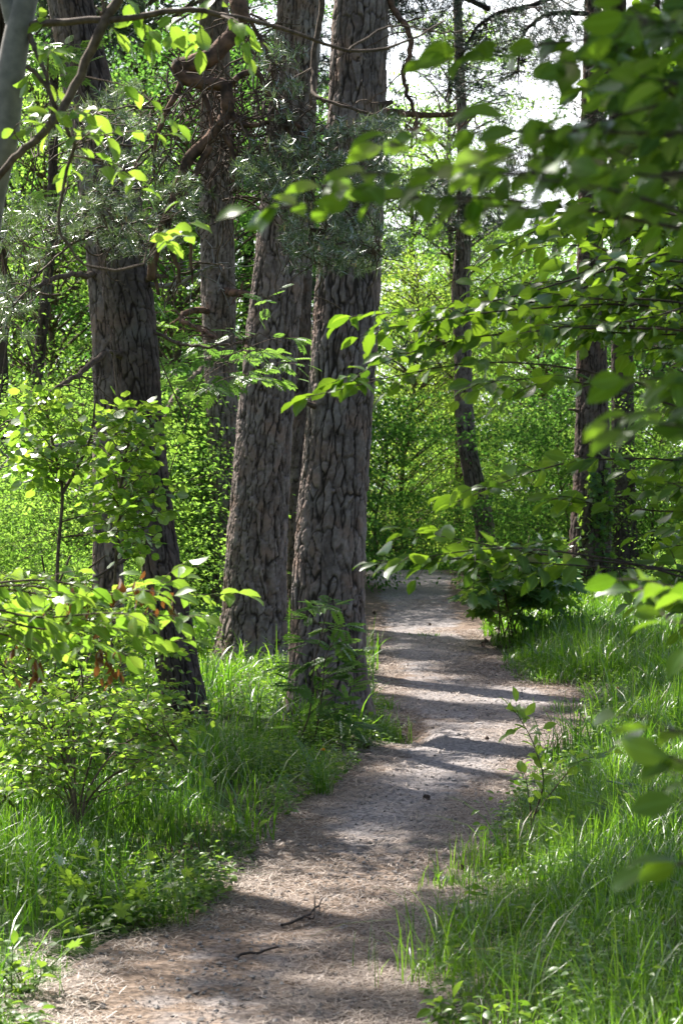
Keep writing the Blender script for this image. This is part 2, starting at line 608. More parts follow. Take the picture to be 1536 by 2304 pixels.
M['ground'] = ground_mat()
M['path'] = path_mat()

# ------------------------------------------------------------------ terrain
_py = np.array([-30, 0, 10, 15.5, 20, 28, 33, 36.5, 40, 46, 60, 100, 2000], float)
_pz = np.array([0, 0, 0, .08, .2, .42, .56, .61, .55, .3, -.2, -.3, -.3], float)
_yy = np.arange(-30, 2000, 0.25)
_zz = np.convolve(np.pad(np.interp(_yy, _py, _pz), 8, mode='edge'), np.ones(17) / 17, 'valid')
def prof(y):
    return np.interp(y, _yy, _zz)

def row_depth(v):
    """distance at which the path profile projects to photo row v"""
    Y = np.arange(3, 36.4, 0.01)
    vv = 1152 + F * (EYE - prof(Y)) / Y
    i = np.where(vv <= v)[0]
    return Y[i[0]] if len(i) else 36.4

_L = [(30, 2420), (40, 2304), (90, 2230), (250, 2120), (400, 2070), (490, 2010), (600, 1900), (640, 1845), (730, 1770), (800, 1705), (850, 1678), (868, 1640), (838, 1600), (820, 1560), (815, 1500), (812, 1400), (815, 1330), (812, 1296)]
_R = [(930, 2420), (945, 2304), (945, 2200), (1000, 2110), (1075, 1990), (1110, 1900), (1150, 1830), (1185, 1760), (1270, 1690), (1320, 1620), (1325, 1572), (1290, 1552), (1160, 1538), (1125, 1480), (1090, 1425), (1066, 1370), (1056, 1310), (1050, 1296)]
def edge(lst):
    ys = np.array([row_depth(v) for u, v in lst])
    xs = np.array([(u - 768) / F for u, v in lst]) * ys
    return ys, xs
_ly, _lx = edge(_L)
_ry, _rx = edge(_R)
_ly = np.r_[_ly, 40, 44, 50, 60]; _lx = np.r_[_lx, 0.1, -0.6, -2.4, -7]
_ry = np.r_[_ry, 40, 44, 50, 60]; _rx = np.r_[_rx, 1.9, 1.3, -0.4, -4.5]
def xl(y):
    return np.interp(y, _ly, _lx) + 0.07 * vnoise(np.asarray(y) * 1.7, 3.3) + 0.03 * vnoise(np.asarray(y) * 6, 8.1)
def xr(y):
    return np.interp(y, _ry, _rx) + 0.07 * vnoise(np.asarray(y) * 1.7, 33.3) + 0.03 * vnoise(np.asarray(y) * 6, 28.1)

def g0(x, y):
    """ground height"""
    x, y = np.asarray(x, float), np.asarray(y, float)
    z = prof(y)
    dr = x - np.interp(y, _ry, _rx)
    dl = np.interp(y, _ly, _lx) - x
    z = z + 0.10 * sstep(0.0, 0.9, dr) + 0.06 * sstep(0.0, 0.8, dl) + 0.25 * sstep(1.5, 6, dr)
    z = z + 0.035 * fbm(x * 0.9, y * 0.9, 1.5, 2) * sstep(-0.2, 0.5, np.maximum(dr, dl))
    z = z + 0.012 * vnoise(x * 1.3, y * 1.3, 7.7)
    # worn hollow beside the main pine's foot
    z = z - 0.15 * np.exp(-(((x - 0.42) / 0.17) ** 2 + ((y - 15.2) / 0.45) ** 2))
    return z

def on_path(x, y):
    return (x > xl(y)) & (x < xr(y))

def ground_sheet():
    ys = np.concatenate([np.linspace(-25, 3, 15), np.arange(3.2, 30, 0.1), np.arange(30, 62, 0.4), np.geomspace(62, 1900, 30)])
    xs = np.concatenate([-np.geomspace(9, 1500, 26)[::-1], np.arange(-8.8, 8.81, 0.1), np.geomspace(9, 1500, 26)])
    X, Y = np.meshgrid(xs, ys)
    Z = g0(X, Y)
    a, b = xl(Y), xr(Y)
    d = np.minimum(X - a, b - X)
    Z = Z - 0.05 * sstep(0.02, 0.14, d)
    n, s = X.shape
    i = np.arange(n-1)[:, None] * s + np.arange(s-1)[None]
    T = np.concatenate([np.stack([i, i+1, i+s+1], -1).reshape(-1, 3), np.stack([i, i+s+1, i+s], -1).reshape(-1, 3)])
    o = make_mesh("ground", np.stack([X, Y, Z], -1).reshape(-1, 3), T, M['ground'])
    tag(o, "mossy forest floor on both sides of the path", "ground", kind="structure")

def path_sheet():
    ys = np.concatenate([np.geomspace(2.5, 36, 1050), np.linspace(36.2, 58, 90)])
    t = np.linspace(0, 1, 110)
    a, b = xl(ys) - 0.10, xr(ys) + 0.10
    X = a[:, None] + (b - a)[:, None] * t[None]
    Y = np.broadcast_to(ys[:, None], X.shape)
    d = np.minimum(X - a[:, None], b[:, None] - X)
    Z = g0(X, Y) + 0.006 - 0.035 * (1 - sstep(0.0, 0.13, d))
    Z = Z + 0.006 * fbm(X * 9, Y * 9, 2.2, 3) * sstep(0, 0.2, d)
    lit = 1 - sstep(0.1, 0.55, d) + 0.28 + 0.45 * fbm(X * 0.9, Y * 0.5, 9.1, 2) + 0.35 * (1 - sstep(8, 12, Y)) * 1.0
    n, s = X.shape
    i = np.arange(n-1)[:, None] * s + np.arange(s-1)[None]
    T = np.concatenate([np.stack([i, i+1, i+s+1], -1).reshape(-1, 3), np.stack([i, i+s+1, i+s], -1).reshape(-1, 3)])
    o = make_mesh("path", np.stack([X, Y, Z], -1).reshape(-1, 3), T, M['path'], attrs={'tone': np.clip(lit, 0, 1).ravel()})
    tag(o, "winding gravel footpath strewn with dry needles", "path", kind="structure")
ground_sheet()
path_sheet()

# ------------------------------------------------------------------ trunks with plated bark
def voro(a, b, n, g):
    Mr = 257
    J = g.random((n, Mr, 3))
    ia, ib = np.floor(a).astype(int), np.floor(b).astype(int)
    f1 = np.full(a.shape, 9.0)
    f2 = np.full(a.shape, 9.0)
    cid = np.zeros(a.shape)
    ox = np.zeros(a.shape)
    oy = np.zeros(a.shape)
    px, py = np.zeros(a.shape), np.zeros(a.shape)      # offsets of the nearest and second cell centres
    qx, qy = np.zeros(a.shape), np.zeros(a.shape)
    for da in (-1, 0, 1):
        for db in (-1, 0, 1):
            ca, cb = (ia + da) % n, (ib + db) % Mr
            j = J[ca, cb]
            d = np.hypot(ia + da + 0.1 + 0.8 * j[..., 0] - a, ib + db + 0.1 + 0.8 * j[..., 1] - b)
            nearer = d < f1
            ox = np.where(nearer, a - (ia + da + 0.1 + 0.8 * j[..., 0]), ox)
            oy = np.where(nearer, b - (ib + db + 0.1 + 0.8 * j[..., 1]), oy)
            dx_, dy_ = ia + da + 0.1 + 0.8 * j[..., 0] - a, ib + db + 0.1 + 0.8 * j[..., 1] - b
            sec = (~nearer) & (d < f2)
            qx, qy = np.where(nearer, px, np.where(sec, dx_, qx)), np.where(nearer, py, np.where(sec, dy_, qy))
            px, py = np.where(nearer, dx_, px), np.where(nearer, dy_, py)
            f2 = np.where(nearer, f1, np.minimum(f2, d))
            cid = np.where(nearer, j[..., 2], cid)
            f1 = np.minimum(f1, d)
    up = np.abs(px - qx) / (np.abs(px - qx) + np.abs(py - qy) + 1e-6)     # 1 = upright crack, 0 = cross crack
    return f1, f2, cid, ox, oy, up

def bark_trunk(ctrl, Y, z_top, seed, cw=0.062, ch=0.18, depth=0.021, flare=0.25, nb=5, step=None, Ys=None, z_fine=None):
    """ctrl = [(u, v, width)] base to top in photo pixels at distance Y -> verts, tris, attributes, centre function"""
    g = np.random.default_rng(seed)
    ctrl = np.array(ctrl, float)
    Ys = np.full(len(ctrl), Y) if Ys is None else np.array(Ys, float)
    zc = EYE - (ctrl[:, 1] - 1152) / F * Ys
    xc = (ctrl[:, 0] - 768) / F * Ys
    rc = ctrl[:, 2] / 2 / F * Ys
    k = max(1, len(ctrl) - 3)
    sl = np.clip((xc[-1] - xc[k-1]) / (zc[-1] - zc[k-1]), -0.12, 0.12)
    zc = np.r_[zc, zc[-1] + 2.0, z_top]
    xc = np.r_[xc, xc[-1] + sl * 2.0, xc[-1] + sl * 2.0 + 0.5 * sl * max(z_top - zc[-2], 0.1)]
    rc = np.r_[rc, rc[-1] * 0.92, rc[-1] * 0.35]
    Ys = np.r_[Ys, Ys[-1], Ys[-1]]
    zf = (EYE + 1152 / F * Y + 0.35) if z_fine is None else z_fine
    step = step or Y / 2207 * 0.95
    gz = float(g0(xc[0], Ys[0]))
    z0 = min(zc[0], gz) - 0.25
    zz = np.r_[np.arange(z0, min(zf, z_top), step), np.arange(min(zf, z_top), z_top, 0.12)]
    dz = np.arange(z0 - 1, z_top + 1, 0.02)
    def sm(vals):
        w = np.hanning(33); w /= w.sum()
        d = np.interp(dz, zc, vals)
        d = np.convolve(np.pad(d, 16, mode='edge'), w, 'valid')
        return lambda q: np.interp(q, dz, d)
    fx, fy, fr = sm(xc), sm(Ys), sm(rc)
    R0 = float(np.median(rc[:-2]))
    C = 2 * pi * R0
    nth = int(max(28, C / step))
    th = np.linspace(0, 2*pi, nth, endpoint=False)
    TH, ZZ = np.meshgrid(th, zz)
    r = fr(zz)[:, None] * (1 + 0.05 * fbm(np.cos(TH)*1.3 + 4, np.sin(TH)*1.3, ZZ*0.6 + seed, 2))
    ph = g.random(3) * 6.28
    hz = np.maximum(ZZ - gz, 0)
    r = r * (1 + flare * np.exp(-hz / 0.28) * (0.55 + 0.6*np.cos(nb*TH + ph[0]) + 0.25*np.cos((nb+2)*TH + ph[1])))
    cx, cy = np.cos(TH), np.sin(TH)
    wa = 0.30 * fbm(cx*R0*13, cy*R0*13, ZZ*5 + seed, 3) + 0.16 * fbm(cx*R0*40 + 5, cy*R0*40, ZZ*16, 2)
    wb = 0.40 * fbm(cx*R0*13 + 31, cy*R0*13, ZZ*6 + seed, 3)
    n1 = max(5, int(round(C / cw)))
    a = TH / (2*pi) * n1
    f1, f2, cid, ox, oy, up = voro(a + wa, ZZ / ch + wb, n1, g)
    brk = np.clip(0.92 + 0.6 * fbm(cx*R0*12 + 9, cy*R0*12, ZZ*5 + seed, 2), 0.15, 1) * (0.50 + 0.50 * sstep(0.25, 0.7, up))
    wid = 0.20 + 0.13 * np.clip(fbm(cx*R0*9 + 2, cy*R0*9, ZZ*3 + 7, 2), -0.6, 1)
    e = 1 - (1 - sstep(0.04, 1.0, (f2 - f1) / wid)) * brk
    tx, ty = np.sin(cid * 91.7), np.sin(cid * 57.3 + 1)
    tilt = 0.38 * tx * ox + 0.30 * (ty - 0.4) * oy                        # plates overlap like shingles
    n2 = n1 * 2
    h1, h2, cid2, o2x, o2y, up2 = voro(2*a + 2.2*wa, ZZ / (ch*0.4) + 2.2*wb, n2, g)
    e2 = np.clip((h2 - h1) / 0.14, 0, 1)
    fine = fbm(cx*R0*70, cy*R0*70, ZZ*44, 2)
    fur = 1 - np.abs(fbm(cx*R0*12 + 3, cy*R0*12, ZZ*1.9 + seed, 2) + 0.25 * fbm(cx*R0*30, cy*R0*30, ZZ*9, 1))
    fur = sstep(0.89, 0.985, fur)                                          # long vertical furrows
    lay = fbm(cx*R0*18, cy*R0*18, ZZ*11, 2)
    lay = np.floor(lay * 4) / 4                                           # flaking layers
    e = e * (1 - 0.8 * fur)
    h = e * (0.55 + 0.40*cid) + tilt*e + 0.10*(e2 - 1)*e + 0.22*(cid2 - 0.5)*e + 0.12*lay*e + 0.10*fine*(0.35+0.65*e)
    r = r + depth * (h - 0.75)
    V = np.stack([fx(zz)[:, None] + r*cx, fy(zz)[:, None] + r*cy, ZZ], -1).reshape(-1, 3)
    T = ring_tris(len(zz), nth)
    plate = np.clip(e * 0.75 + 0.25*e2*e, 0, 1).ravel()
    tone = np.clip(0.05 + 0.55*cid + 0.25*cid2 + 0.35*lay + 0.35*fine, 0, 1).ravel()
    return V, T, {'plate': plate, 'tone': tone}, (fx, fy, fr, gz)

CL = needle_tuft(46, rng, 0.030, 0.35)
def pine_crown(root, cen, z0, z1, rad, n, seed, mat='needle_far', size=0.42):
    """limbs and needle clumps of a pine crown above the picture"""
    g = np.random.default_rng(seed)
    fx, fy, fr, gz = cen
    wood, nd = Soup(), Soup()
    pos = []
    nl = max(5, n // 9)
    for i in range(nl):
        z = z0 + (z1 - z0) * (i + g.random()) / nl
        a = g.random() * 2 * pi
        L = rad * (1 - 0.55 * ((z - z0) / (z1 - z0)) ** 2) * g.uniform(0.6, 1.1)
        b = np.array([fx(z), fy(z), z])
        dr = np.array([math.cos(a), math.sin(a), 0])
        pts = spline([b, b + dr*L*0.5 + (0, 0, 0.1*L), b + dr*L + (0, 0, 0.25*L + g.uniform(-.2, .2))], 7)
        lw = Soup()
        lw.add(*tube(pts, np.linspace(0.05, 0.012, 7), 5))
        soup_mesh("limb", lw, M['bark_red'], root)
        for k in range(9):
            t = g.uniform(0.35, 1.0)
            q = pts[int(t*6)] + g.normal(size=3) * np.array([0.32, 0.32, 0.18])
            pos.append(q)
    pos = np.array(pos)
    N_ = len(pos)
    for _ in range(3):
        p = pos + g.normal(size=pos.shape) * 0.22
        scatter(CL, p, g.normal(size=(N_, 3)) + (0, 0, 0.5), g.normal(size=(N_, 3)), g.uniform(0.7, 1.2, N_) * size, g.random(N_), nd)
    cr = soup_mesh("crown", nd, M[mat], root, smooth=False)
    return cr

PINES = "pine trees along the path"
def pine(label, ctrl, Y, seed, mat='bark', H=14.0, crown=(7.5, 14, 2.3, 110), name="pine_tree", cat="tree", group=PINES, **kw):
    V, T, A, cen = bark_trunk(ctrl, Y, H, seed, **kw)
    zb = cen[3]
    base = (float(cen[0](zb)), float(cen[1](zb)), zb)
    root = thing(name, label, cat, base, group)
    make_mesh("trunk", V, T, M[mat], root, A)
    if crown:
        pine_crown(root, cen, *crown, seed + 50)
    return root, cen

main_pine, main_c = pine("thick tall pine with plated bark, nearest trunk at the left path edge",
    [(742, 1660, 190), (741, 1600, 184), (738, 1500, 168), (738, 1400, 166), (746, 1200, 157), (760, 1000, 150), (775, 768, 150), (782, 650, 147), (792, 450, 140), (804, 250, 131), (814, 0, 127)],
    15.5, 11, H=15, crown=(7.6, 15, 2.4, 120), flare=0.22, depth=0.024)
mid_pine, mid_c = pine("stout pine with a split, flaring foot standing behind the nearest thick pine",
    [(562, 1505, 158), (566, 1450, 150), (572, 1400, 144), (575, 1250, 138), (592, 1000, 126), (612, 768, 122), (632, 560, 112), (655, 280, 104), (676, 0, 98)],
    20.0, 12, H=15, crown=(8, 15, 2.4, 110), flare=0.26, nb=4, depth=0.025, cw=0.066, ch=0.22)
left_pine, left_c = pine("dark leaning pine at left whose trunk bends toward the path at its foot",
    [(440, 1705, 104), (430, 1650, 100), (398, 1500, 98), (386, 1400, 96), (358, 1250, 92), (326, 1000, 94), (301, 768, 106), (276, 560, 112), (254, 350, 100), (212, 200, 86), (168, 0, 78)],
    14.5, 13, 'bark_brown', H=13.5, crown=(9.8, 13.5, 1.8, 50), depth=0.015, cw=0.05, ch=0.14, flare=0.08)
pale_pine, pale_c = pine("straight pale barked pine half hidden directly behind the dark leaning pine",
    [(246, 1600, 76), (244, 1400, 70), (244, 1100, 66), (243, 850, 62), (228, 600, 60), (196, 350, 58), (152, 100, 56), (132, 0, 54)],
    17.0, 14, 'bark', H=13, crown=(10.8, 13, 1.4, 22), depth=0.016)
rear_pine, rear_c = pine("brown pine between the dark leaning pine and the stout split pine",
    [(520, 1440, 74), (514, 1250, 70), (503, 1050, 70), (500, 900, 74), (495, 768, 78), (491, 600, 78), (486, 300, 72), (480, 0, 68)],
    26.0, 15, 'bark', H=15, crown=(8, 15, 2.9, 150), depth=0.02)
strip_pine, strip_c = pine("slim pine seen as a strip in the gap between the two thick trunks",
    [(662, 1440, 40), (664, 1200, 38), (678, 900, 36), (686, 600, 35), (695, 300, 32), (700, 0, 30)],
    24.0, 16, 'bark_brown', H=14, crown=(8, 14, 2.2, 80), depth=0.016)
right_pine, right_c = pine("upright pine on the right bank behind the maple bush",
    [(1322, 1405, 118), (1324, 1330, 104), (1328, 1200, 92), (1333, 1050, 82), (1331, 900, 74), (1330, 768, 68), (1326, 500, 58), (1334, 250, 58), (1340, 100, 58), (1342, 0, 56)],
    27.0, 17, 'bark_brown', H=15, crown=(8.5, 15, 2.4, 90), depth=0.02, cw=0.07, ch=0.22, flare=0.12)
lean_tree, lean_c = pine("thin crooked tree leaning left beyond the maple bush with peeling bark",
    [(1096, 1300, 42), (1094, 1240, 42), (1090, 1180, 44), (1070, 1100, 48), (1052, 1020, 44), (1042, 900, 42), (1040, 768, 40), (1034, 650, 42), (1042, 540, 34), (1044, 440, 30), (1038, 250, 24), (1030, 60, 20)],
    32.0, 18, 'bark', H=10.5, crown=None, name="crooked_tree", group=None, depth=0.012, cw=0.045, ch=0.25)
dark_tree, dark_c = pine("dark reddish trunk standing just right of the upright bank pine",
    [(1408, 1400, 62), (1405, 1200, 56), (1400, 1000, 52), (1396, 700, 48), (1392, 300, 44)],
    29.5, 19, 'bark_dark', H=13, crown=(8.8, 13, 2.0, 60), depth=0.014, cw=0.05, ch=0.2)
thin_tree, thin_c = pine("slender bent grey trunk far left behind the round leaved sapling",
    [(66, 1420, 30), (68, 1200, 29), (72, 1000, 28), (84, 850, 27), (100, 700, 25), (115, 560, 23), (122, 300, 21), (124, 0, 18)],
    28.0, 20, 'bark_dark', H=11, crown=None, name="slender_tree", group=None, depth=0.008, cw=0.05, ch=0.12)

# neighbours to the left, out of the picture: their crowns throw the dappled shade
def neighbour(x, y, seed, H=13, crown=(6.8, 13, 1.9, 70)):
    u = 768 + x * F / y
    vb = 1152 + F * (EYE - float(g0(x, y))) / y
    wpx = 0.34 * F / y
    pine("pine standing among the trees left of the picture", [(u, vb, wpx), (u - 6, vb - 700, wpx * 0.9), (u - 10, vb - 1500, wpx * 0.8)], y, seed,
         'bark_brown', H=H, crown=crown, step=0.05, z_fine=3.0, group="pines out of the picture at left")
for i, (x, y) in enumerate([(-3.6, 13.1), (-4.4, 18.2), (-3.7, 22.6), (-4.2, 27.0)]):
    neighbour(x, y, 30 + i, H=13 if y > 20 else 11, crown=(7.2, 13, 2.0, 54) if y > 20 else (6.9, 10.8, 1.5, 80))

# ------------------------------------------------------------------ leafy branches
UP = np.array([0, 0, 1.0])
def leafy_twig(wood, leaf, pts, r0, r1, g, tpl, size, gap, start=0.1, spread=0.9, droop=0.25, sides=4, tip=True, tone=(0.0, 1.0), flat=0.45, stalk=0.0):
    """leaves set alternately along a twig polyline"""
    n = len(pts)
    wood.add(*tube(pts, np.linspace(r0, r1, n), sides))
    seg = np.linalg.norm(np.diff(pts, axis=0), axis=1)
    s = np.r_[0, np.cumsum(seg)]
    L = s[-1]
    k = max(2, int(L * (1 - start) / gap))
    ss = start * L + (np.arange(k) + g.uniform(-.25, .25, k)) / k * L * (1 - start)
    P_ = np.stack([np.interp(ss, s, pts[:, c]) for c in range(3)], -1)
    D = norm(np.stack([np.interp(ss + 0.01, s, pts[:, c]) - np.interp(ss - 0.01, s, pts[:, c]) for c in range(3)], -1) + 1e-6)
    side = norm(np.cross(D, UP + g.normal(size=3) * 0.2))
    sg = np.where(np.arange(k) % 2 == 0, 1, -1)[:, None]
    ld = norm(D * g.uniform(0.35, 0.8, (k, 1)) + side * sg * spread + g.normal(size=(k, 3)) * 0.28 - UP * droop)
    if tip:
        P_ = np.vstack([P_, pts[-1:]])
        ld = np.vstack([ld, norm(pts[-1:] - pts[-2:-1]) - UP * droop * 0.6])
        k += 1
    nr = UP + g.normal(size=(k, 3)) * flat
    scatter(tpl, P_ + ld * stalk, ld, nr, size * g.uniform(0.7, 1.15, k), g.uniform(tone[0], tone[1], k), leaf)

def bough(wood, leaf, p0, p1, g, tpl, size, gap, r0=0.012, arch=0.15, ntw=6, twl=0.3, start=0.35, droop=0.25, mid=None, tone=(0.0, 1.0), flat=0.45, spread=0.9, stalk=0.0, npts=14):
    """a branch from p0 to p1 with leafy side twigs"""
    p0, p1 = np.asarray(p0, float), np.asarray(p1, float)
    L = np.linalg.norm(p1 - p0)
    if mid is None:
        m1 = p0 * 0.66 + p1 * 0.34 + UP * arch * L + g.normal(size=3) * 0.03 * L
        m2 = p0 * 0.30 + p1 * 0.70 + UP * arch * L * 0.8 + g.normal(size=3) * 0.03 * L
        pts = spline([p0, m1, m2, p1], npts)
    else:
        pts = spline([p0] + [np.asarray(m, float) for m in mid] + [p1], npts)
    leafy_twig(wood, leaf, pts, r0, max(0.0012, r0 * 0.16), g, tpl, size, gap, start=max(start, 0.4), droop=droop, tone=tone, sides=5, flat=flat, spread=spread, stalk=stalk)
    d = norm(np.gradient(pts, axis=0))
    for i in range(ntw):
        t = start + (1 - start) * (i + g.uniform(0.1, 0.9)) / ntw
        j = min(int(t * (npts - 1)), npts - 2)
        b = pts[j] + (pts[j+1] - pts[j]) * (t * (npts - 1) - j)
        sd = norm(np.cross(d[j], UP)) * (1 if i % 2 else -1)
        dr = norm(d[j] * g.uniform(0.4, 0.9) + sd * g.uniform(0.5, 1.0) + g.normal(size=3) * 0.3)
        l = twl * g.uniform(0.5, 1.2) * (1.15 - 0.5 * t)
        q = spline([b, b + dr * l * 0.5 + UP * 0.03 * l, b + dr * l - UP * 0.08 * l], 5)
        leafy_twig(wood, leaf, q, max(0.0015, r0 * 0.3), 0.001, g, tpl, size, gap, droop=droop, tone=tone, flat=flat, spread=spread, stalk=stalk)

def shrub(name, label, cat, base, stems, targets, tpl, size, gap, leafm, woodm, seed, group=None, ntw=6, twl=0.3, r_stem=0.02, r_b=0.010, arch=0.12, start=0.35, droop=0.25, tone=(0, 1), flat=0.45, spread=0.9, stalk=0.0, above=False, leafy=9.0):
    """stems = list of polylines; each target point gets a branch from the nearest suitable stem point"""
    g = np.random.default_rng(seed)
    wood, leaf = Soup(), Soup()
    sp = []
    for st in stems:
        q = spline(st, 24)
        wood.add(*tube(q, np.linspace(r_stem, r_stem * 0.45, 24), 7))
        sp.append(q)
    allp = np.vstack(sp)
    for tg in targets:
        tg = np.asarray(tg, float)
        low = allp[:, 2] < max(tg[2] - 0.02, allp[:, 2].min() + 0.15)
        if above and tg[2] > EYE + .232 * tg[1]:                # high boughs spring from the high part of the stems
            low = allp[:, 2] > EYE + .232 * allp[:, 1] + .08
        c = allp[low] if low.any() else allp
        dist = np.linalg.norm(c - tg, axis=1) + g.random(len(c)) * 0.25
        p0 = c[np.argmin(dist)]
        st_ = max(start, 1 - leafy / max(np.linalg.norm(p0 - tg), .01))
        bough(wood, leaf, p0, tg, g, tpl, size, gap, r0=r_b, arch=arch, ntw=ntw, twl=twl, start=st_, droop=droop, tone=tone, flat=flat, spread=spread, stalk=stalk)
    root = thing(name, label, cat, base, group)
    soup_mesh("stem", wood, woodm, root)
    soup_mesh("foliage", leaf, leafm, root)
    return root

def gpt(x, y, dz=0.0):
    return np.array([x, y, float(g0(x, y)) + dz])

def tg(poly, n, y0, y1, g):
    q = in_poly(poly, n, g)
    return [P(u, v, g.uniform(y0, y1)) for u, v in q]

gr = np.random.default_rng(101)
# --- bird cherry on the right, in focus
b = gpt(1.75, 8.2)
stems = [[b, b + (0.02, .1, 1.0), b + (-0.05, .2, 2.2), b + (-0.15, .3, 3.3)],
         [b + (.15, .5, 0), b + (.2, .8, .9), b + (.1, 1.0, 2.0), b + (0.05, 1.2, 3.6)],
         [b + (.05, -.7, 0), b + (.0, -.8, .7), b + (-.08, -.9, 1.5), b + (-.15, -.9, 2.3)]]
T_ = tg([(1540, 470), (1240, 470), (1100, 560), (1010, 640), (1010, 760), (1120, 800), (1180, 850), (1290, 820), (1440, 800), (1480, 1000), (1540, 1000)], 36, 6.9, 9.3, gr)
T_ += tg([(1560, 1000), (1480, 1000), (1470, 1110), (1460, 1260), (1460, 1360), (1560, 1400)], 18, 6.8, 9.0, gr)
T_ += tg([(1540, 20), (1390, 20), (1350, 250), (1330, 470), (1540, 470)], 40, 7.6, 9.6, gr)
T_ += [P(1240, 1120, 7.4)]
T_ += [P(790, 712, 7.2), P(850, 745, 7.3), P(690, 893, 7.2), P(745, 862, 7.3), P(850, 1268, 6.9), P(905, 1190, 7.0), P(1010, 1135, 7.2), P(1000, 1255, 7.0),
       P(1060, 860, 7.6), P(960, 720, 7.3), P(1090, 700, 7.8)]
shrub("bird_cherry", "spreading bird cherry with dark oval leaves reaching from the right edge over the path", "tree", b, stems, T_, OV, 0.082, 0.042,
      M['cherry'], M['twig_dark'], 201, ntw=6, twl=0.21, r_stem=0.03, r_b=0.006, start=0.45, arch=0.10, droop=0.35, flat=0.85, leafy=0.62)
# --- bird cherry close to the camera, out of focus
b = gpt(1.05, 3.3)
stems = [[b, b + (0, 0, 1.0), b + (-0.02, .05, 1.7), b + (-.1, .1, 2.6), b + (-.2, .4, 4.0)], [b + (.1, -.4, 0), b + (.05, -.4, .8), b + (-.0, -.45, 1.5), b + (-.08, -.5, 2.3)]]
T_ = tg([(1540, 40), (1330, 20), (1200, 140), (1090, 220), (980, 330), (1120, 420), (1330, 400), (1540, 420)], 17, 2.9, 4.0, gr)
T_ += tg([(1540, 20), (1340, 20), (1300, 200), (1330, 380), (1540, 400)], 13, 3.2, 4.4, gr)
T_ += [P(720, 420, 3.6), P(860, 330, 3.7), P(800, 390, 3.5), P(960, 140, 3.8), P(560, 470, 3.5)]
T_ += tg([(1540, 820), (1380, 830), (1240, 960), (1330, 1000), (1540, 960)], 4, 2.7, 3.3, gr)
T_ += [P(1470, 1640, 2.9), P(1520, 1800, 2.8), P(1525, 1940, 2.8), P(1400, 1330, 4.2), P(1500, 1400, 3.6), P(1505, 1700, 2.8)]
near = list(T_)
while len(T_) < len(near) + 230:                     # unseen boughs above the picture, added sunward to shade the near leaves
    p = near[gr.integers(len(near))] + SUN * gr.uniform(.5, 2.4) + gr.normal(size=3) * .12
    if p[2] > EYE + .232 * p[1] + .14 and p[1] > 1.5:
        T_.append(p)
shrub("bird_cherry", "blurred leafy bird cherry nearest the camera at the upper right", "tree", b, stems, T_, OVN, 0.062, 0.038,
      M['cherry'], M['twig_dark'], 202, ntw=4, twl=0.15, r_stem=0.02, r_b=0.005, start=0.5, arch=0.05, droop=0.35, tone=(0, 0.6), flat=0.7, above=True)

# --- maple bush by the path
b = P(1150, 1452, row_depth(1452)); b[2] = float(g0(b[0], b[1]))
Yb = b[1]
stems = []
gm = np.random.default_rng(55)
for k in range(9):
    a = gm.uniform(-1, 1)
    stems.append([b + (gm.uniform(-.18, .18), gm.uniform(-.2, .2), -.03), b + (a*.16, gm.uniform(-.2, .2), .45), b + (a*.42, gm.uniform(-.4, .4), 0.8 + .35*gm.random())])
T_ = tg([(1035, 1310), (1060, 1230), (1140, 1195), (1230, 1210), (1310, 1270), (1290, 1370), (1190, 1390), (1120, 1370), (1050, 1370)], 50, Yb-0.7, Yb+0.7, gm)
shrub("maple_bush", "low dark green maple bush with thin bare stems beside the far right path edge", "bush", b, stems, T_, MP, 0.16, 0.06,
      M['maple'], M['twig'], 203, ntw=3, twl=0.16, r_stem=0.009, r_b=0.004, start=0.45, arch=0.06, droop=0.45, flat=0.4, stalk=0.03)

# --- aspen sapling at left
b = gpt(-1.28, 12.0)
s1 = [b, P(255, 1400, 12), P(262, 1250, 12), P(268, 1120, 11.9), P(285, 1000, 11.9), P(262, 850, 11.9), P(258, 790, 11.9)]
s2 = [P(127, 1560, 11.6), P(130, 1270, 11.6), P(141, 1110, 11.6), P(120, 1000, 11.6), P(90, 850, 11.6), P(60, 760, 11.6)]
s3 = [P(141, 1110, 11.6), P(180, 1040, 11.7), P(205, 980, 11.7), P(215, 900, 11.7)]
ga = np.random.default_rng(56)
T_ = tg([(215, 880), (270, 840), (350, 930), (370, 1080), (400, 1180), (330, 1230), (230, 1200), (200, 1050)], 64, 11.5, 12.4, ga)
T_ += tg([(20, 1000), (60, 830), (140, 900), (210, 1000), (150, 1100), (60, 1080)], 26, 11.3, 11.9, ga)
shrub("aspen_sapling", "aspen sapling with round lime green leaves in front of the dark leaning pine", "sapling", b, [s1, s2, s3], T_, RD, 0.058, 0.042,
      M['lime'], M['twig'], 204, ntw=3, twl=0.15, r_stem=0.011, r_b=0.004, start=0.25, arch=0.03, droop=0.35, flat=0.8, stalk=0.02)

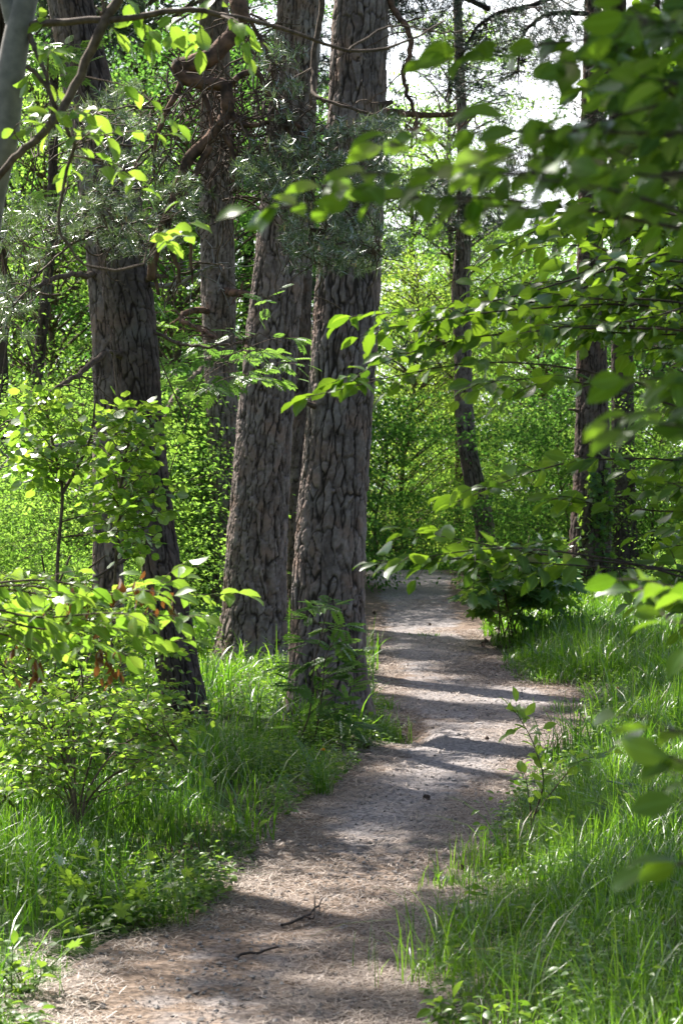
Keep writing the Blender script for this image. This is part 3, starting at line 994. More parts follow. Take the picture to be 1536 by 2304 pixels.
# --- small leaved shrub, lower left
b = P(178, 1960, 9.9); b[2] = float(g0(b[0], b[1]))
gs = np.random.default_rng(57)
stems = []
for (u, v) in [(40, 1640), (95, 1600), (130, 1640), (160, 1560), (260, 1600), (330, 1640), (400, 1690)]:
    stems.append([b + (gs.uniform(-.03, .03), gs.uniform(-.05, .05), 0), P(172 + 0.12*(u-172), 1800, 9.9 + gs.uniform(-.1, .1)), P(172 + 0.5*(u-172), 0.5*(1760+v), 9.9 + gs.uniform(-.3, .3)), P(u, v, 9.9 + gs.uniform(-.5, .5))])
T_ = tg([(0, 1560), (60, 1530), (230, 1560), (330, 1545), (440, 1560), (500, 1580), (440, 1650), (420, 1740), (380, 1800), (300, 1720), (200, 1690), (100, 1790), (-40, 1800), (-40, 1520)], 100, 8.9, 11.2, gs)
shrub("small_leaved_shrub", "low spreading shrub with bare forked stems and small leaves, left of the path", "bush", b, stems, T_, OV, 0.048, 0.032,
      M['lime'], M['twig'], 205, ntw=4, twl=0.17, r_stem=0.007, r_b=0.003, start=0.3, arch=0.05, droop=0.2, flat=0.7)

# --- sunlit bush mass behind it
b = gpt(-1.75, 12.8)
gb = np.random.default_rng(58)
stems = [[b + (gb.uniform(-.4, .4), gb.uniform(-.4, .4), 0), b + (gb.uniform(-.5, .5), gb.uniform(-.4, .4), 0.7), b + (gb.uniform(-.6, .6), gb.uniform(-.4, .4), 1.25)] for _ in range(6)]
T_ = tg([(-30, 1280), (120, 1290), (240, 1330), (330, 1440), (310, 1560), (150, 1600), (-30, 1600)], 130, 12.0, 13.8, gb)
shrub("leafy_bush", "bright sunlit bush of small oval leaves at the left edge before the pale pine", "bush", b, stems, T_, OV, 0.06, 0.034,
      M['lime'], M['twig'], 206, ntw=4, twl=0.22, r_stem=0.012, r_b=0.005, start=0.25, arch=0.08, droop=0.2, flat=0.6)

# --- airy young saplings filling the left side
for (x, y, seed, lab) in [(-1.62, 10.9, 207, "airy lime leaved sapling thicket at the left edge behind the forked shrub"), (-1.75, 13.6, 208, "loose small leaved bush left of the dark leaning pine's foot")]:
    b = gpt(x, y)
    gz_ = np.random.default_rng(seed)
    stems = [[b + (gz_.uniform(-.3, .3), gz_.uniform(-.3, .3), 0), b + (gz_.uniform(-.4, .4), gz_.uniform(-.3, .3), .5), b + (gz_.uniform(-.5, .5), gz_.uniform(-.3, .3), .95)] for _ in range(6)]
    T_ = [b + (gz_.normal() * .42, gz_.normal() * .3, gz_.uniform(.25, 1.15 if seed == 207 else .75)) for _ in range(80)]
    shrub("young_saplings", lab, "bush", b, stems, T_, OV, .052, .034, M['lime'], M['twig'], seed, ntw=4, twl=.2, r_stem=.008, r_b=.003, start=.25, arch=.08, droop=.2, flat=.7)
# --- grey foreground tree at the top left, with its branches
def grey_tree():
    g = np.random.default_rng(60)
    Y = 6.6
    base = gpt(-1.36, 6.75)
    root = thing("grey_bark_tree", "smooth grey trunk leaning in at the top left corner with long thin branches", "tree", base)
    wood = Soup()
    tr = spline([base - (0, 0, .1), P(-190, 1900, Y), P(-110, 1100, Y), P(-30, 480, Y), P(5, 330, Y), P(27, 150, Y), P(50, 30, Y), P(75, -60, Y), P(140, -330, Y), P(160, -700, Y)], 60)
    k = np.linspace(0, 1, 60)
    wood.add(*tube(tr, np.interp(k, [0, .55, .75, 1], [.06, .043, .036, .012]), 16))
    fork = spline([P(40, 75, Y), P(20, 10, Y), P(5, -60, Y), P(-30, -300, Y)], 12)
    wood.add(*tube(fork, np.linspace(.03, .012, 12), 10))
    soup_mesh("trunk", wood, M['smooth'], root)
    leaf = Soup()
    def br(pl, r0, r1, n=26):
        w = Soup()
        q = spline(pl, n)
        q = q + g.normal(size=q.shape) * 0.0025
        w.add(*tube(q, np.linspace(r0, r1, n), 8))
        return q, w
    specs = [
        ([P(283, -30, 6.5), P(232, 55, 6.5), P(168, 195, 6.5), P(110, 285, 6.45), P(45, 345, 6.4), P(-10, 410, 6.4)], .016, .010),
        ([P(55, 62, 6.6), P(130, 48, 6.55), P(228, 45, 6.5), P(330, 36, 6.5), P(400, 22, 6.5), P(470, 28, 6.5), P(560, 45, 6.6), P(680, 82, 6.8), P(780, 114, 6.9), P(850, 112, 7.0), P(930, 88, 7.0), P(1000, 45, 7.1)], .012, .0028),
        ([P(62, 66, 6.6), P(85, 120, 6.55), P(110, 195, 6.5), P(125, 270, 6.5)], .010, .004),
        ([P(60, 150, 6.5), P(110, 205, 6.5), P(150, 290, 6.5), P(165, 335, 6.5), P(140, 430, 6.5), P(135, 520, 6.5), P(185, 590, 6.5), P(260, 608, 6.5), P(325, 595, 6.5)], .007, .003),
        ([P(780, 112, 6.9), P(880, 60, 7.0), P(990, 72, 7.1), P(1068, 70, 7.2)], .004, .0025),
        ([P(236, 45, 6.5), P(232, 0, 6.5), P(228, -60, 6.5)], .006, .004),
    ]
    qs = []
    for pl, a, c in specs:
        q, w = br(pl, a, c)
        qs.append(q)
        soup_mesh("branch", w, M['twig'], root)
    tw = Soup()
    def leaves_at(lst, Yr, n=5, size=0.09, l=0.14):
        for (u, v) in lst:
            p = P(u, v, g.uniform(*Yr))
            src = np.vstack(qs)
            s0 = src[np.argmin(np.linalg.norm(src - p, axis=1))]
            q = spline([s0, (s0 + p) / 2 + UP * 0.02 + g.normal(size=3) * .02, p], 7)
            leafy_twig(tw, leaf, q, 0.0028, 0.001, g, OV, size, l / n, start=0.45, droop=0.55, flat=0.6)
    leaves_at([(90, 40), (120, 120), (60, 180), (95, 230), (60, 265), (130, 200), (160, 250), (190, 290), (110, 300), (215, 275), (60, 290), (220, 250), (200, 305)], (6.3, 6.7), 5, .075)
    leaves_at([(250, 60), (275, 85), (300, 20), (330, 90), (380, 80), (400, 60), (450, 110), (340, 110), (430, 75), (555, 105), (590, 95), (560, 130), (470, 5), (300, 45)], (6.4, 6.7), 4, .075)
    leaves_at([(320, 410), (370, 480), (440, 500), (420, 530), (330, 440), (250, 330), (140, 400), (215, 345), (380, 300), (400, 280)], (6.4, 6.8), 4, .07)
    # low leafy boughs across the lower left
    low = Soup()
    for p1, m in [((535, 1335), (300, 1345)), ((450, 1390), (250, 1400)), ((350, 1300), (180, 1330)), ((270, 1400), (90, 1400)), ((420, 1300), (230, 1350)), ((130, 1420), (20, 1430)),
                  ((300, 1480), (130, 1450)), ((60, 1350), (-20, 1370)), ((200, 1440), (60, 1440)), ((400, 1460), (250, 1420))]:
        y = g.uniform(6.9, 7.6)
        bough(low, leaf, P(-125, 1330, 6.7), P(p1[0], p1[1], y), g, OV, 0.076, 0.038, r0=0.0045, ntw=6, twl=0.2, start=0.15, mid=[P(m[0]*.5-60, m[1] - 10 + g.uniform(-45, 45), 6.8), P(m[0], m[1] + g.uniform(-25, 25), (y + 6.8) / 2)], droop=0.4, flat=0.8)
    soup_mesh("low_branch", low, M['twig'], root)
    soup_mesh("twig", tw, M['twig'], root)
    soup_mesh("foliage", leaf, M['lime'], root)
    dry = Soup()
    for (u, v) in [(85, 1380), (165, 1370), (195, 1360), (265, 1335), (310, 1320), (340, 1345), (230, 1460), (232, 1490), (262, 1490), (385, 1375), (80, 1510), (30, 1460), (75, 1490), (180, 1340)]:
        c = P(u, v, 7.1)
        n = 9
        scatter(OV, c + g.normal(size=(n, 3)) * (.012, .012, .03), g.normal(size=(n, 3)) * .35 - UP, g.normal(size=(n, 3)), g.uniform(.025, .045, n), g.random(n), dry)
    soup_mesh("withered_leaves", dry, M['brown_leaf'], root)
grey_tree()

# ------------------------------------------------------------------ rowans
def rowan(label, base, stems, targets, size, seed, gap=0.07, leafm='rowan'):
    return shrub("rowan_sapling", label, "sapling", base, stems, targets, PN, size, gap, M[leafm], M['twig'], seed, group="rowan saplings",
                 ntw=1, twl=0.1, r_stem=0.006, r_b=0.003, start=0.5, arch=0.05, droop=0.25, flat=0.3, spread=0.8)
gw = np.random.default_rng(61)
Yr = 14.3
b = P(672, 1712, Yr); b[2] = float(g0(b[0], b[1])) - .02
b2 = P(705, 1700, Yr + .05); b2[2] = float(g0(b2[0], b2[1])) - .02
st = [[b, P(697, 1600, Yr), P(706, 1500, Yr), P(722, 1430, Yr), P(736, 1370, Yr), P(742, 1335, Yr)],
      [b2, P(716, 1620, Yr), P(726, 1550, Yr), P(732, 1480, Yr), P(752, 1440, Yr)]]
T_ = [P(u, v, Yr + gw.uniform(-.12, .12)) for u, v in [(715, 1360), (752, 1358), (770, 1405), (700, 1390), (685, 1440), (740, 1412), (780, 1440), (790, 1470), (650, 1498), (700, 1480), (765, 1500), (785, 1505), (740, 1525), (720, 1560), (780, 1555), (745, 1580), (665, 1540), (700, 1640), (765, 1600), (815, 1628), (800, 1665), (680, 1640), (755, 1470)]]
rowan("young rowan with feathery leaves standing in front of the nearest thick pine", b, st, T_, 0.17, 301)
b = gpt(-1.15, 16.0)
st = [[b, P(360, 1200, 16), P(420, 950, 16), P(470, 830, 16), P(560, 780, 16)], [P(420, 950, 16), P(350, 780, 16), P(345, 690, 15.8)]]
T_ = [P(u, v, 16 + gw.uniform(-1, 1)) for u, v in [(300, 700), (340, 680), (350, 720), (380, 760), (330, 740), (440, 770), (480, 800), (560, 800), (600, 790), (640, 800), (690, 820), (660, 850), (630, 650), (540, 850), (480, 870), (430, 850), (400, 820), (440, 880), (370, 850), (520, 740), (690, 760), (580, 830)]]
rowan("rowan with feathery leaves spreading between the leaning pine and the stout split pine", b, st, T_, 0.15, 302)
b = gpt(-2.3, 13.6)
st = [[b, P(0, 900, 13.6), P(60, 500, 13.6), P(110, 200, 13.6), P(140, 50, 13.6)]]
T_ = [P(u, v, 13.5 + gw.uniform(-.6, .4)) for u, v in [(120, 110), (160, 130), (95, 130), (170, 100), (140, 160), (90, 90), (180, 150), (60, 110), (40, 430), (80, 450), (110, 420), (20, 470), (150, 120)]]
rowan("rowan whose feathery leaves show high at the left before the leaning pine's top", b, st, T_, 0.17, 303)

# ------------------------------------------------------------------ contorted pine bough with hanging twigs and needle tufts
def pine_bough():
    g = np.random.default_rng(62)
    root = left_pine
    Y = 12.0
    fx, fy = left_c[0], left_c[1]
    z = 5.6
    st = np.array([fx(z), fy(z), z])
    w = Soup()
    def add(pl, r0, r1, n=40, wob=0.006):
        q = spline(pl, n)
        q = q + np.cumsum(g.normal(size=q.shape) * wob, axis=0) * 0.4
        w.add(*tube(q, np.linspace(r0, r1, n) * (1 + 0.16 * fbm(np.arange(n) * .4 + r0 * 999, 1.7, 0, 2)), 9))
        return q
    A = add([st, P(420, -420, 13.4), P(520, -160, 12.4), P(535, 0, Y), P(538, 55, Y), P(505, 105, Y), P(472, 138, Y), P(430, 150, Y), P(404, 158, Y), P(425, 185, Y), P(465, 195, Y), P(505, 205, Y), P(516, 240, Y), P(512, 270, Y), P(492, 300, Y), P(460, 332, Y), P(420, 375, Y), P(398, 440, Y), P(378, 500, Y), P(352, 560, Y), P(345, 640, Y)], .056, .022, 90)
    B = add([P(470, 330, Y), P(446, 380, Y), P(440, 400, Y), P(420, 440, Y), P(402, 450, Y)], .02, .012, 20)
    C = add([P(430, 150, Y), P(408, 190, Y), P(375, 250, Y), P(345, 320, Y), P(338, 400, Y)], .022, .008, 24)
    D = add([P(505, 205, Y), P(540, 170, Y), P(575, 160, Y), P(600, 200, Y), P(640, 270, Y), P(660, 320, Y)], .02, .008, 24)
    E = add([P(516, 240, Y), P(545, 275, Y), P(600, 275, Y), P(640, 255, Y), P(700, 300, Y), P(760, 340, Y)], .018, .006, 24)
    H = add([P(505, 300, Y), P(520, 350, Y), P(520, 430, Y)], .016, .012, 14)
    I = add([P(378, 500, Y), P(385, 560, Y), P(400, 610, Y), P(405, 640, Y)], .018, .007, 14)
    J = add([P(360, 540, Y), P(350, 600, Y), P(358, 660, Y)], .014, .010, 12)
    K = add([P(430, 520, Y), P(428, 570, Y), P(435, 640, Y)], .011, .006, 12)
    L = add([P(535, 0, Y), P(560, 40, Y), P(600, 120, Y), P(620, 210, Y), P(655, 300, Y)], .015, .006, 24)
    K2 = add([P(460, 215, Y), P(478, 280, Y), P(462, 330, Y), P(440, 400, Y)], .014, .010, 14)
    bough_o = soup_mesh("bough", w, M['bark_red'], root)
    # long outer twigs to carry tufts
    carriers = [A[30:], B, C, D, E, H, I, L]
    t = Soup()
    long = [[P(375, 250, Y), P(300, 240, Y-.1), P(230, 250, Y-.2), P(160, 270, Y-.3)], [P(345, 320, Y), P(280, 400, Y), P(200, 470, Y), P(100, 520, Y), P(0, 560, Y)],
            [P(390, 470, Y), P(300, 500, Y-.2), P(200, 520, Y-.2), P(120, 560, Y-.2)], [P(640, 270, Y), P(700, 380, Y-.1), P(740, 450, Y-.1), P(800, 540, Y-.1), P(860, 560, Y-.1)],
            [P(600, 200, Y), P(660, 330, Y), P(690, 450, Y), P(700, 560, Y)], [P(700, 300, Y), P(760, 300, Y), P(800, 310, Y)], [P(545, 275, Y), P(600, 380, Y), P(640, 460, Y), P(650, 560, Y)],
            [P(345, 320, Y), P(260, 330, Y), P(180, 370, Y), P(80, 350, Y)], [P(200, 520, Y-.2), P(100, 600, Y-.4), P(40, 680, Y-.5), P(20, 720, Y-.5)]]
    for l in long:
        q = spline(l, 22) + g.normal(size=(22, 3)) * .008
        t.add(*tube(q, np.linspace(.008, .003, 22), 5))
        carriers.append(q)
    src = np.vstack(carriers)
    # bare hanging twigs
    knot = np.vstack([A[22:70], C, D, D, E, E, H, L, L])
    for k in range(420):
        p0 = (src if k % 3 == 0 else knot)[g.integers(len(src) if k % 3 == 0 else len(knot))] + np.array([g.normal() * .05, g.uniform(-.12, .6), g.normal() * .05])
        n = 9
        d = np.array([g.normal() * .5, g.normal() * .4, g.uniform(-1.3, .35)])
        q = [p0]
        L_ = g.uniform(.15, .7)
        for i in range(n - 1):
            d = norm(d + g.normal(size=3) * .42 - UP * .12)
            q.append(q[-1] + d * L_ / n)
        t.add(*tube(spline(q, 14), np.linspace(g.uniform(.0035, .0075), .0022, 14), 4))
    soup_mesh("twig", t, M['twig'], root)
    # needle tufts
    nd, bd = Soup(), Soup()
    regs = [([(40, 230), (330, 180), (340, 300), (250, 380), (80, 330)], 60), ([(200, 350), (330, 320), (470, 420), (440, 520), (330, 590), (150, 540), (130, 470)], 165), ([(520, 380), (640, 290), (900, 270), (880, 420), (760, 620), (660, 600), (610, 450)], 290),
            ([(740, 470), (920, 530), (900, 600), (760, 610)], 60), ([(-20, 600), (80, 620), (90, 720), (20, 780), (-20, 760)], 45), ([(-20, 450), (150, 440), (200, 540), (60, 600), (-20, 560)], 60), ([(560, 100), (700, 60), (690, 280), (600, 280)], 25)]
    for poly, n in regs:
        pts = np.array(tg(poly, n, Y - .6, Y + .55, g))
        for p in pts:
            s0 = src[np.argmin(np.linalg.norm(src - p, axis=1))]
        k = len(pts)
        s0 = np.array([src[np.argmin(np.linalg.norm(src - p, axis=1))] for p in pts])
        d = norm(pts - s0) + g.normal(size=(k, 3)) * .5 + UP * .25
        for j in range(k):
            if np.linalg.norm(pts[j] - s0[j]) > .02:
                mid = (pts[j] + s0[j]) / 2 - UP * .03 + g.normal(size=3) * .02
                nd_ = spline([s0[j], mid, pts[j]], 6)
                bd.add(*tube(nd_, np.linspace(.0026, .0016, 6), 4))
        # every tuft is three short shoots
        for _ in range(2):
            scatter(TUFT[_], pts + g.normal(size=(k, 3)) * .022, d + g.normal(size=(k, 3)) * .5, g.normal(size=(k, 3)), g.uniform(.05, .07, k), g.random(k), nd)
    soup_mesh("shoot", bd, M['twig'], root)
    soup_mesh("needles", nd, M['needle'], root, smooth=False)
    for (u, v) in [(780, 285), (795, 280), (760, 300), (265, 490), (285, 500), (640, 520), (690, 500), (760, 540), (730, 480), (85, 610), (90, 600), (610, 490), (170, 250), (240, 215), (800, 600), (700, 470)]:
        p = P(u, v, Y - .3)
        q = spline([p, p + UP * .035], 4)
        bu = Soup()
        bu.add(*tube(q, [.004, .005, .004, .002], 6))
        soup_mesh("young_shoot", bu, M['bud'], root)
pine_bough()

# branches of the main pine and the trees behind it
def side_branches():
    g = np.random.default_rng(63)
    def br(root, pl, r0, r1, mat, n=30, name="branch", sub=14):
        w = Soup()
        q = spline(pl, n) + g.normal(size=(n, 3)) * .006
        w.add(*tube(q, np.linspace(r0, r1, n) * (1 + .1 * vnoise(np.arange(n) * .5, r0 * 99)), 8))
        for k in range(sub):
            p0 = q[g.integers(n // 3, n)]
            d = np.array([g.normal() * .7, g.normal() * .5, g.uniform(-1, .5)])
            r = [p0]
            for i in range(6):
                d = norm(d + g.normal(size=3) * .4 - UP * .1)
                r.append(r[-1] + d * g.uniform(.03, .09))
            w.add(*tube(np.array(r), np.linspace(max(r1 * .6, .003), .002, 7), 4))
        soup_mesh(name, w, M[mat], root)
        return q
    Ym = 15.2
    br(main_pine, [P(730, -300, 15.4), P(722, -60, Ym), P(724, 20, Ym), P(708, 90, Ym), P(706, 150, Ym), P(702, 195, 15.1), P(712, 220, 15.0), P(760, 235, 14.9), P(820, 255, 14.9), P(862, 270, 14.9)], .022, .008, 'twig')
    br(main_pine, [P(868, -300, 15.5), P(872, -40, 15.4), P(885, 20, 15.4), P(915, 60, 15.3), P(924, 105, 15.3), P(912, 160, 15.3), P(914, 210, 15.3), P(935, 265, 15.3), P(938, 300, 15.3)], .026, .010, 'bark_red')
    br(strip_pine, [np.array([strip_c[0](5.7), strip_c[1](5.7), 5.7]), P(860, 255, 24), P(920, 258, 24), P(1000, 258, 24), P(1080, 252, 24)], .05, .02, 'bark_red')
    br(rear_pine, [P(490, 655, 26), P(540, 660, 25.6), P(600, 665, 25.4), P(640, 640, 25.2)], .05, .03, 'bark_red')
    br(rear_pine, [P(490, 700, 26), P(430, 700, 25.6), P(408, 720, 25.4), P(450, 740, 25.2), P(480, 760, 25)], .04, .02, 'bark_red')
    br(pale_pine, [P(250, 1000, 17), P(150, 1000, 16.6), P(60, 1020, 16.3), P(15, 1040, 16.2)], .022, .012, 'smooth')
    br(pale_pine, [P(250, 780, 17), P(180, 840, 16.6), P(120, 880, 16.3), P(30, 960, 16.2)], .026, .01, 'twig')
    br(pale_pine, [P(230, 620, 17), P(150, 620, 16.6), P(60, 660, 16.3), P(-20, 760, 16.2)], .026, .01, 'twig')
    br(rear_pine, [P(480, 800, 26), P(430, 850, 24), P(390, 890, 23), P(370, 940, 22)], .03, .01, 'twig')
    br(left_pine, [P(330, 640, 14.5), P(400, 640, 14.2), P(450, 610, 14), P(498, 592, 13.8)], .016, .006, 'smooth')
    br(left_pine, [P(330, 740, 14.5), P(430, 780, 14.2), P(530, 770, 14.0), P(560, 760, 13.9)], .012, .004, 'twig')
    # broken branch stubs on the big trunks
    for root, c, zs in ((main_pine, main_c, [(3.45, 2.7), (4.4, -.6), (2.3, -2.4)]), (mid_pine, mid_c, [(3.1, -2.6), (4.2, -.9)]), (left_pine, left_c, [(2.6, -2.2), (3.1, -.5), (1.9, -1.4)]), (right_pine, right_c, [(2.8, -2.7), (3.9, -.4)])):
        for z, a in zs:
            r = float(c[2](z))
            d = np.array([math.cos(a), math.sin(a), .15])
            b = np.array([float(c[0](z)), float(c[1](z)), z]) + d * r * .8
            w = Soup()
            q = np.array([b, b + d * .05, b + d * .09 + g.normal(size=3) * .004, b + d * g.uniform(.12, .2) + g.normal(size=3) * .01])
            w.add(*tube(q, [.034, .024, .018, .011], 9))
            soup_mesh("branch_stub", w, M['twig'], root)
    # hanging boughs with thin needles against the sky
    def far_needles(root, c, polys, Y0, Y1, size, carriers):
        nd, w = Soup(), Soup()
        src = np.vstack([spline(l, 40)[6:] for l in carriers])
        n = int(1.7 * sum(q[1] for q in polys))
        pts = src[g.integers(len(src), size=n)] + g.normal(size=(n, 3)) * (.42, .4, .22) - UP * .18
        for p in pts:
            s0 = src[np.argmin(np.linalg.norm(src - p, axis=1))]
            w.add(*tube(spline([s0, (s0 + p) / 2 - UP * .04 + g.normal(size=3) * .03, p], 5), np.linspace(.006, .003, 5), 4))
        k = len(pts)
        for j in range(3):
            scatter(TUFT[j], pts + g.normal(size=(k, 3)) * size * .8, g.normal(size=(k, 3)) - UP * .3, g.normal(size=(k, 3)), size * g.uniform(.8, 1.3, k), g.random(k), nd)
        soup_mesh("twig", w, M['twig_dark'], root)
        soup_mesh("needles", nd, M['needle_far'], root, smooth=False)
    l1 = [P(1342, -40, 27), P(1200, 10, 26), P(1120, 30, 25.5), P(1060, 80, 25), P(1010, 200, 25)]
    l2 = [P(1342, 30, 27), P(1240, 30, 26.6), P(1190, 60, 26.4), P(1168, 100, 26.3), P(1165, 160, 26.2)]
    l3 = [P(1100, 20, 25.5), P(980, -30, 25), P(900, -20, 24.5), P(860, 40, 24)]
    for l in (l1, l2, l3):
        br(right_pine, l, .035, .012, 'bark_dark', sub=20)
    far_needles(right_pine, None, [([(880, -20), (1090, -20), (1060, 60), (990, 40), (900, 60)], 110), ([(1040, 40), (1250, -20), (1180, 60), (1100, 160), (1060, 150)], 26), ([(900, 40), (980, 60), (980, 190), (900, 190)], 60), ([(1180, 110), (1160, 300), (1200, 300), (1230, 160)], 20), ([(1040, 300), (1120, 320), (1120, 480), (1060, 480)], 40), ([(1400, 80), (1540, 60), (1540, 330), (1420, 300)], 90)], 24, 27, .085, [l1, l2, l3, [P(1342, 60, 27), P(1440, 150, 27), P(1520, 200, 27)], [P(1342, 200, 27), P(1250, 330, 26), P(1100, 360, 26)]])
    far_needles(lean_tree, None, [([(930, 330), (1120, 330), (1130, 480), (1060, 600), (1000, 590), (900, 520)], 90), ([(980, 480), (1110, 500), (1090, 620), (1010, 620)], 50)], 31.2, 32.6, .09, [[P(1042, 540, 32), P(1044, 440, 32), P(1038, 250, 32)], [P(1044, 420, 32), P(970, 400, 32), P(920, 430, 32)], [P(1044, 480, 32), P(1100, 430, 32)]])
side_branches()

# stub of a broken branch on the mid pine; ivy on the right pine
def ivy():
    g = np.random.default_rng(64)
    s, w = Soup(), Soup()
    for k in range(7):
        a = g.uniform(-2.2, -.7)
        q = []
        for i in range(14):
            z = right_c[3] + .1 + i * g.uniform(.08, .13)
            r = right_c[2](z) * 1.12 + .02
            a += g.normal() * .12
            q.append((right_c[0](z) + r * math.cos(a), right_c[1](z) + r * math.sin(a), z))
        leafy_twig(w, s, np.array(q), .006, .002, g, MP, .085, .05, droop=.5, flat=1.0)
    root = thing("climbing_ivy", "small leaved climber growing up the foot of the upright bank pine", "plant", (right_c[0](right_c[3]), right_c[1](right_c[3]) - .25, right_c[3]))
    soup_mesh("stem", w, M['twig'], root)
    soup_mesh("foliage", s, M['maple'], root)
ivy()

# ------------------------------------------------------------------ background woodland
def leaf_tree_mesh(seed, H, R, zlow, n_cl, per, size, lumpy=0.35):
    """broadleaf tree in its own frame: trunk + limbs, leaves in clusters at the limb ends"""
    g = np.random.default_rng(seed)
    wood, leaf = Soup(), Soup()
    top = np.array([g.normal() * .2, g.normal() * .2, H * .93])
    tr = spline([np.array([0, 0, -.2]), np.array([g.normal()*.08, g.normal()*.08, H*.3]), np.array([g.normal()*.15, g.normal()*.15, H*.65]), top], 20)
    wood.add(*tube(tr, np.linspace(.011*H, .002*H, 20), 8))
    for i in range(n_cl):
        t = g.random()
        z = zlow + (H - zlow) * t
        rr = R * math.sqrt(max(0.05, 1 - ((t - .42) / .62) ** 2)) * (g.random() ** .45) * (1 + lumpy * g.normal() * .5)
        a = g.random() * 2 * pi
        c = np.array([rr * math.cos(a), rr * math.sin(a), z])
        j = np.argmin(np.abs(tr[:, 2] - max(.3, z - rr * .55)))
        wood.add(*tube(spline([tr[j], (tr[j] + c) / 2 + UP * .1 * rr, c], 6), np.linspace(.0024*H, .0006*H, 6), 4))
        # flat sprays of leaves
        tc_ = g.uniform(.15, .95)
        for s_ in range(3):
            cc = c + g.normal(size=3) * np.array([.36, .36, .14])
            n = per // 3
            dd = g.normal(size=(n, 2)) * g.uniform(.16, .34)
            p = cc + np.stack([dd[:, 0], dd[:, 1], -.3 * np.hypot(dd[:, 0], dd[:, 1]) + g.normal(size=n) * .03], -1)
            ld = np.stack([dd[:, 0], dd[:, 1], -.12 * np.ones(n)], -1) + g.normal(size=(n, 3)) * .12
            tn = np.clip(tc_ + g.normal(size=n) * .09, 0, 1)
            scatter(SM, p, ld, UP + g.normal(size=(n, 3)) * .3, size * g.uniform(.7, 1.2, n), tn, leaf)
    return wood, leaf

PROTO = {}
def bg_tree(kind, label, x, y, rz, sc, cat="tree", group=None, name=None):
    if kind not in PROTO:
        seed, H, R, zlow, ncl, per, size, leafm, nm = KINDS[kind]
        wood, leaf = leaf_tree_mesh(seed, H, R, zlow, ncl, per, size)
        root = thing(name or nm, label, cat, (0, 0, 0), group)
        soup_mesh("trunk" if cat == "tree" else "stem", wood, M['twig'], root)
        soup_mesh("crown" if cat == "tree" else "foliage", leaf, M[leafm], root)
        PROTO[kind] = root
        r = root
    else:
        r = copy_thing(PROTO[kind], (0, 0, 0), 0, 1, label, group)
        r['category'] = cat
    r.location = (x, y, float(g0(x, y)) - .05)
    r.rotation_euler = (0, 0, rz)
    r.scale = (sc, sc, sc)
    return r
KINDS = {
    'tall': (401, 12.0, 3.2, 1.2, 330, 120, .08, 'wood_deep', "broadleaf_tree"),
    'mid': (402, 7.0, 2.3, .5, 260, 105, .068, 'wood', "broadleaf_tree"),
    'airy': (403, 11.0, 2.0, 4.4, 140, 120, .08, 'wood', "broadleaf_tree"),
    'mid_deep': (412, 8.2, 2.5, .4, 230, 110, .085, 'wood_deep', "broadleaf_tree"),
    'mid_lime': (413, 6.2, 2.0, .5, 240, 100, .06, 'wood_lime', "broadleaf_tree"),
    'bush_deep': (414, 3.0, 1.5, .1, 150, 100, .075, 'wood_deep', "bush"),
    'bush': (404, 2.6, 1.5, .15, 200, 120, .05, 'wood', "bush"),
    'bush_b': (405, 1.7, 1.1, .1, 110, 96, .05, 'wood', "bush"),
}
BG = "broadleaf trees in the sunlit wood behind"
BU = "bushes of the undergrowth"
def atx(u, Y):
    return (u - 768) / F * Y
for kind, label, u, Y, rz, sc in [
    ('mid_lime', "bright green tree at the path's far bend, right of the thick pine", 905, 43, .3, 1.0),
    ('mid_lime', "leafy tree left of the crooked trunk filling the gap beyond the path", 985, 50, 2.0, 1.05),
    ('mid', "yellow green sunlit tree between the crooked trunk and the upright bank pine", 1190, 46, 4.0, 1.0),
    ('airy', "tall airy tree with pale leaves against the sky right of the thick pine", 930, 52, 1.0, 1.0),
    ('airy', "tall airy tree at the right edge far behind the bird cherry", 1600, 56, 4.1, 1.0),
    ('airy', "tall airy tree with pale leaves behind the top of the crooked trunk", 1030, 44, 2.7, 1.0),
    ('mid_deep', "green tree at the right edge behind the upright bank pine", 1620, 40, .9, 1.15),
    ('mid_deep', "small tree behind the dark reddish trunk on the right bank", 1450, 46, 5.1, .85),
    ('tall', "tall leafy tree filling the background behind the leaning pine", 330, 36, .2, 1.0),
    ('tall', "tall leafy tree in the background behind the stout split pine", 500, 41, 1.4, .85),
    ('tall', "tall leafy tree in the background at the far left edge", 40, 38, 2.6, 1.0),
    ('tall', "tall leafy tree far behind the top of the pale pine", 190, 52, 3.6, 1.1),
    ('mid_deep', "mid height tree behind the gap left of the brown rear pine", 420, 31, 4.4, .95),
    ('mid', "mid height tree behind the slender bent trunk at far left", 120, 30, 5.2, 1.0),
    ('mid_deep', "dark green tree deep in the wood beyond the path's far bend", 1010, 60, 2.2, 1.15),
    ('mid_deep', "dark green tree far behind the gap right of the crooked trunk", 1260, 58, .4, 1.05),
    ('tall', "tall leafy tree showing above the two thick pine trunks", 730, 58, 5.6, 1.1),
    ('tall', "tall tree at the right edge behind the bird cherry leaves", 1660, 50, 2.2, 1.0),
]:
    bg_tree(kind, label, atx(u, Y), Y, rz, sc, group=BG)
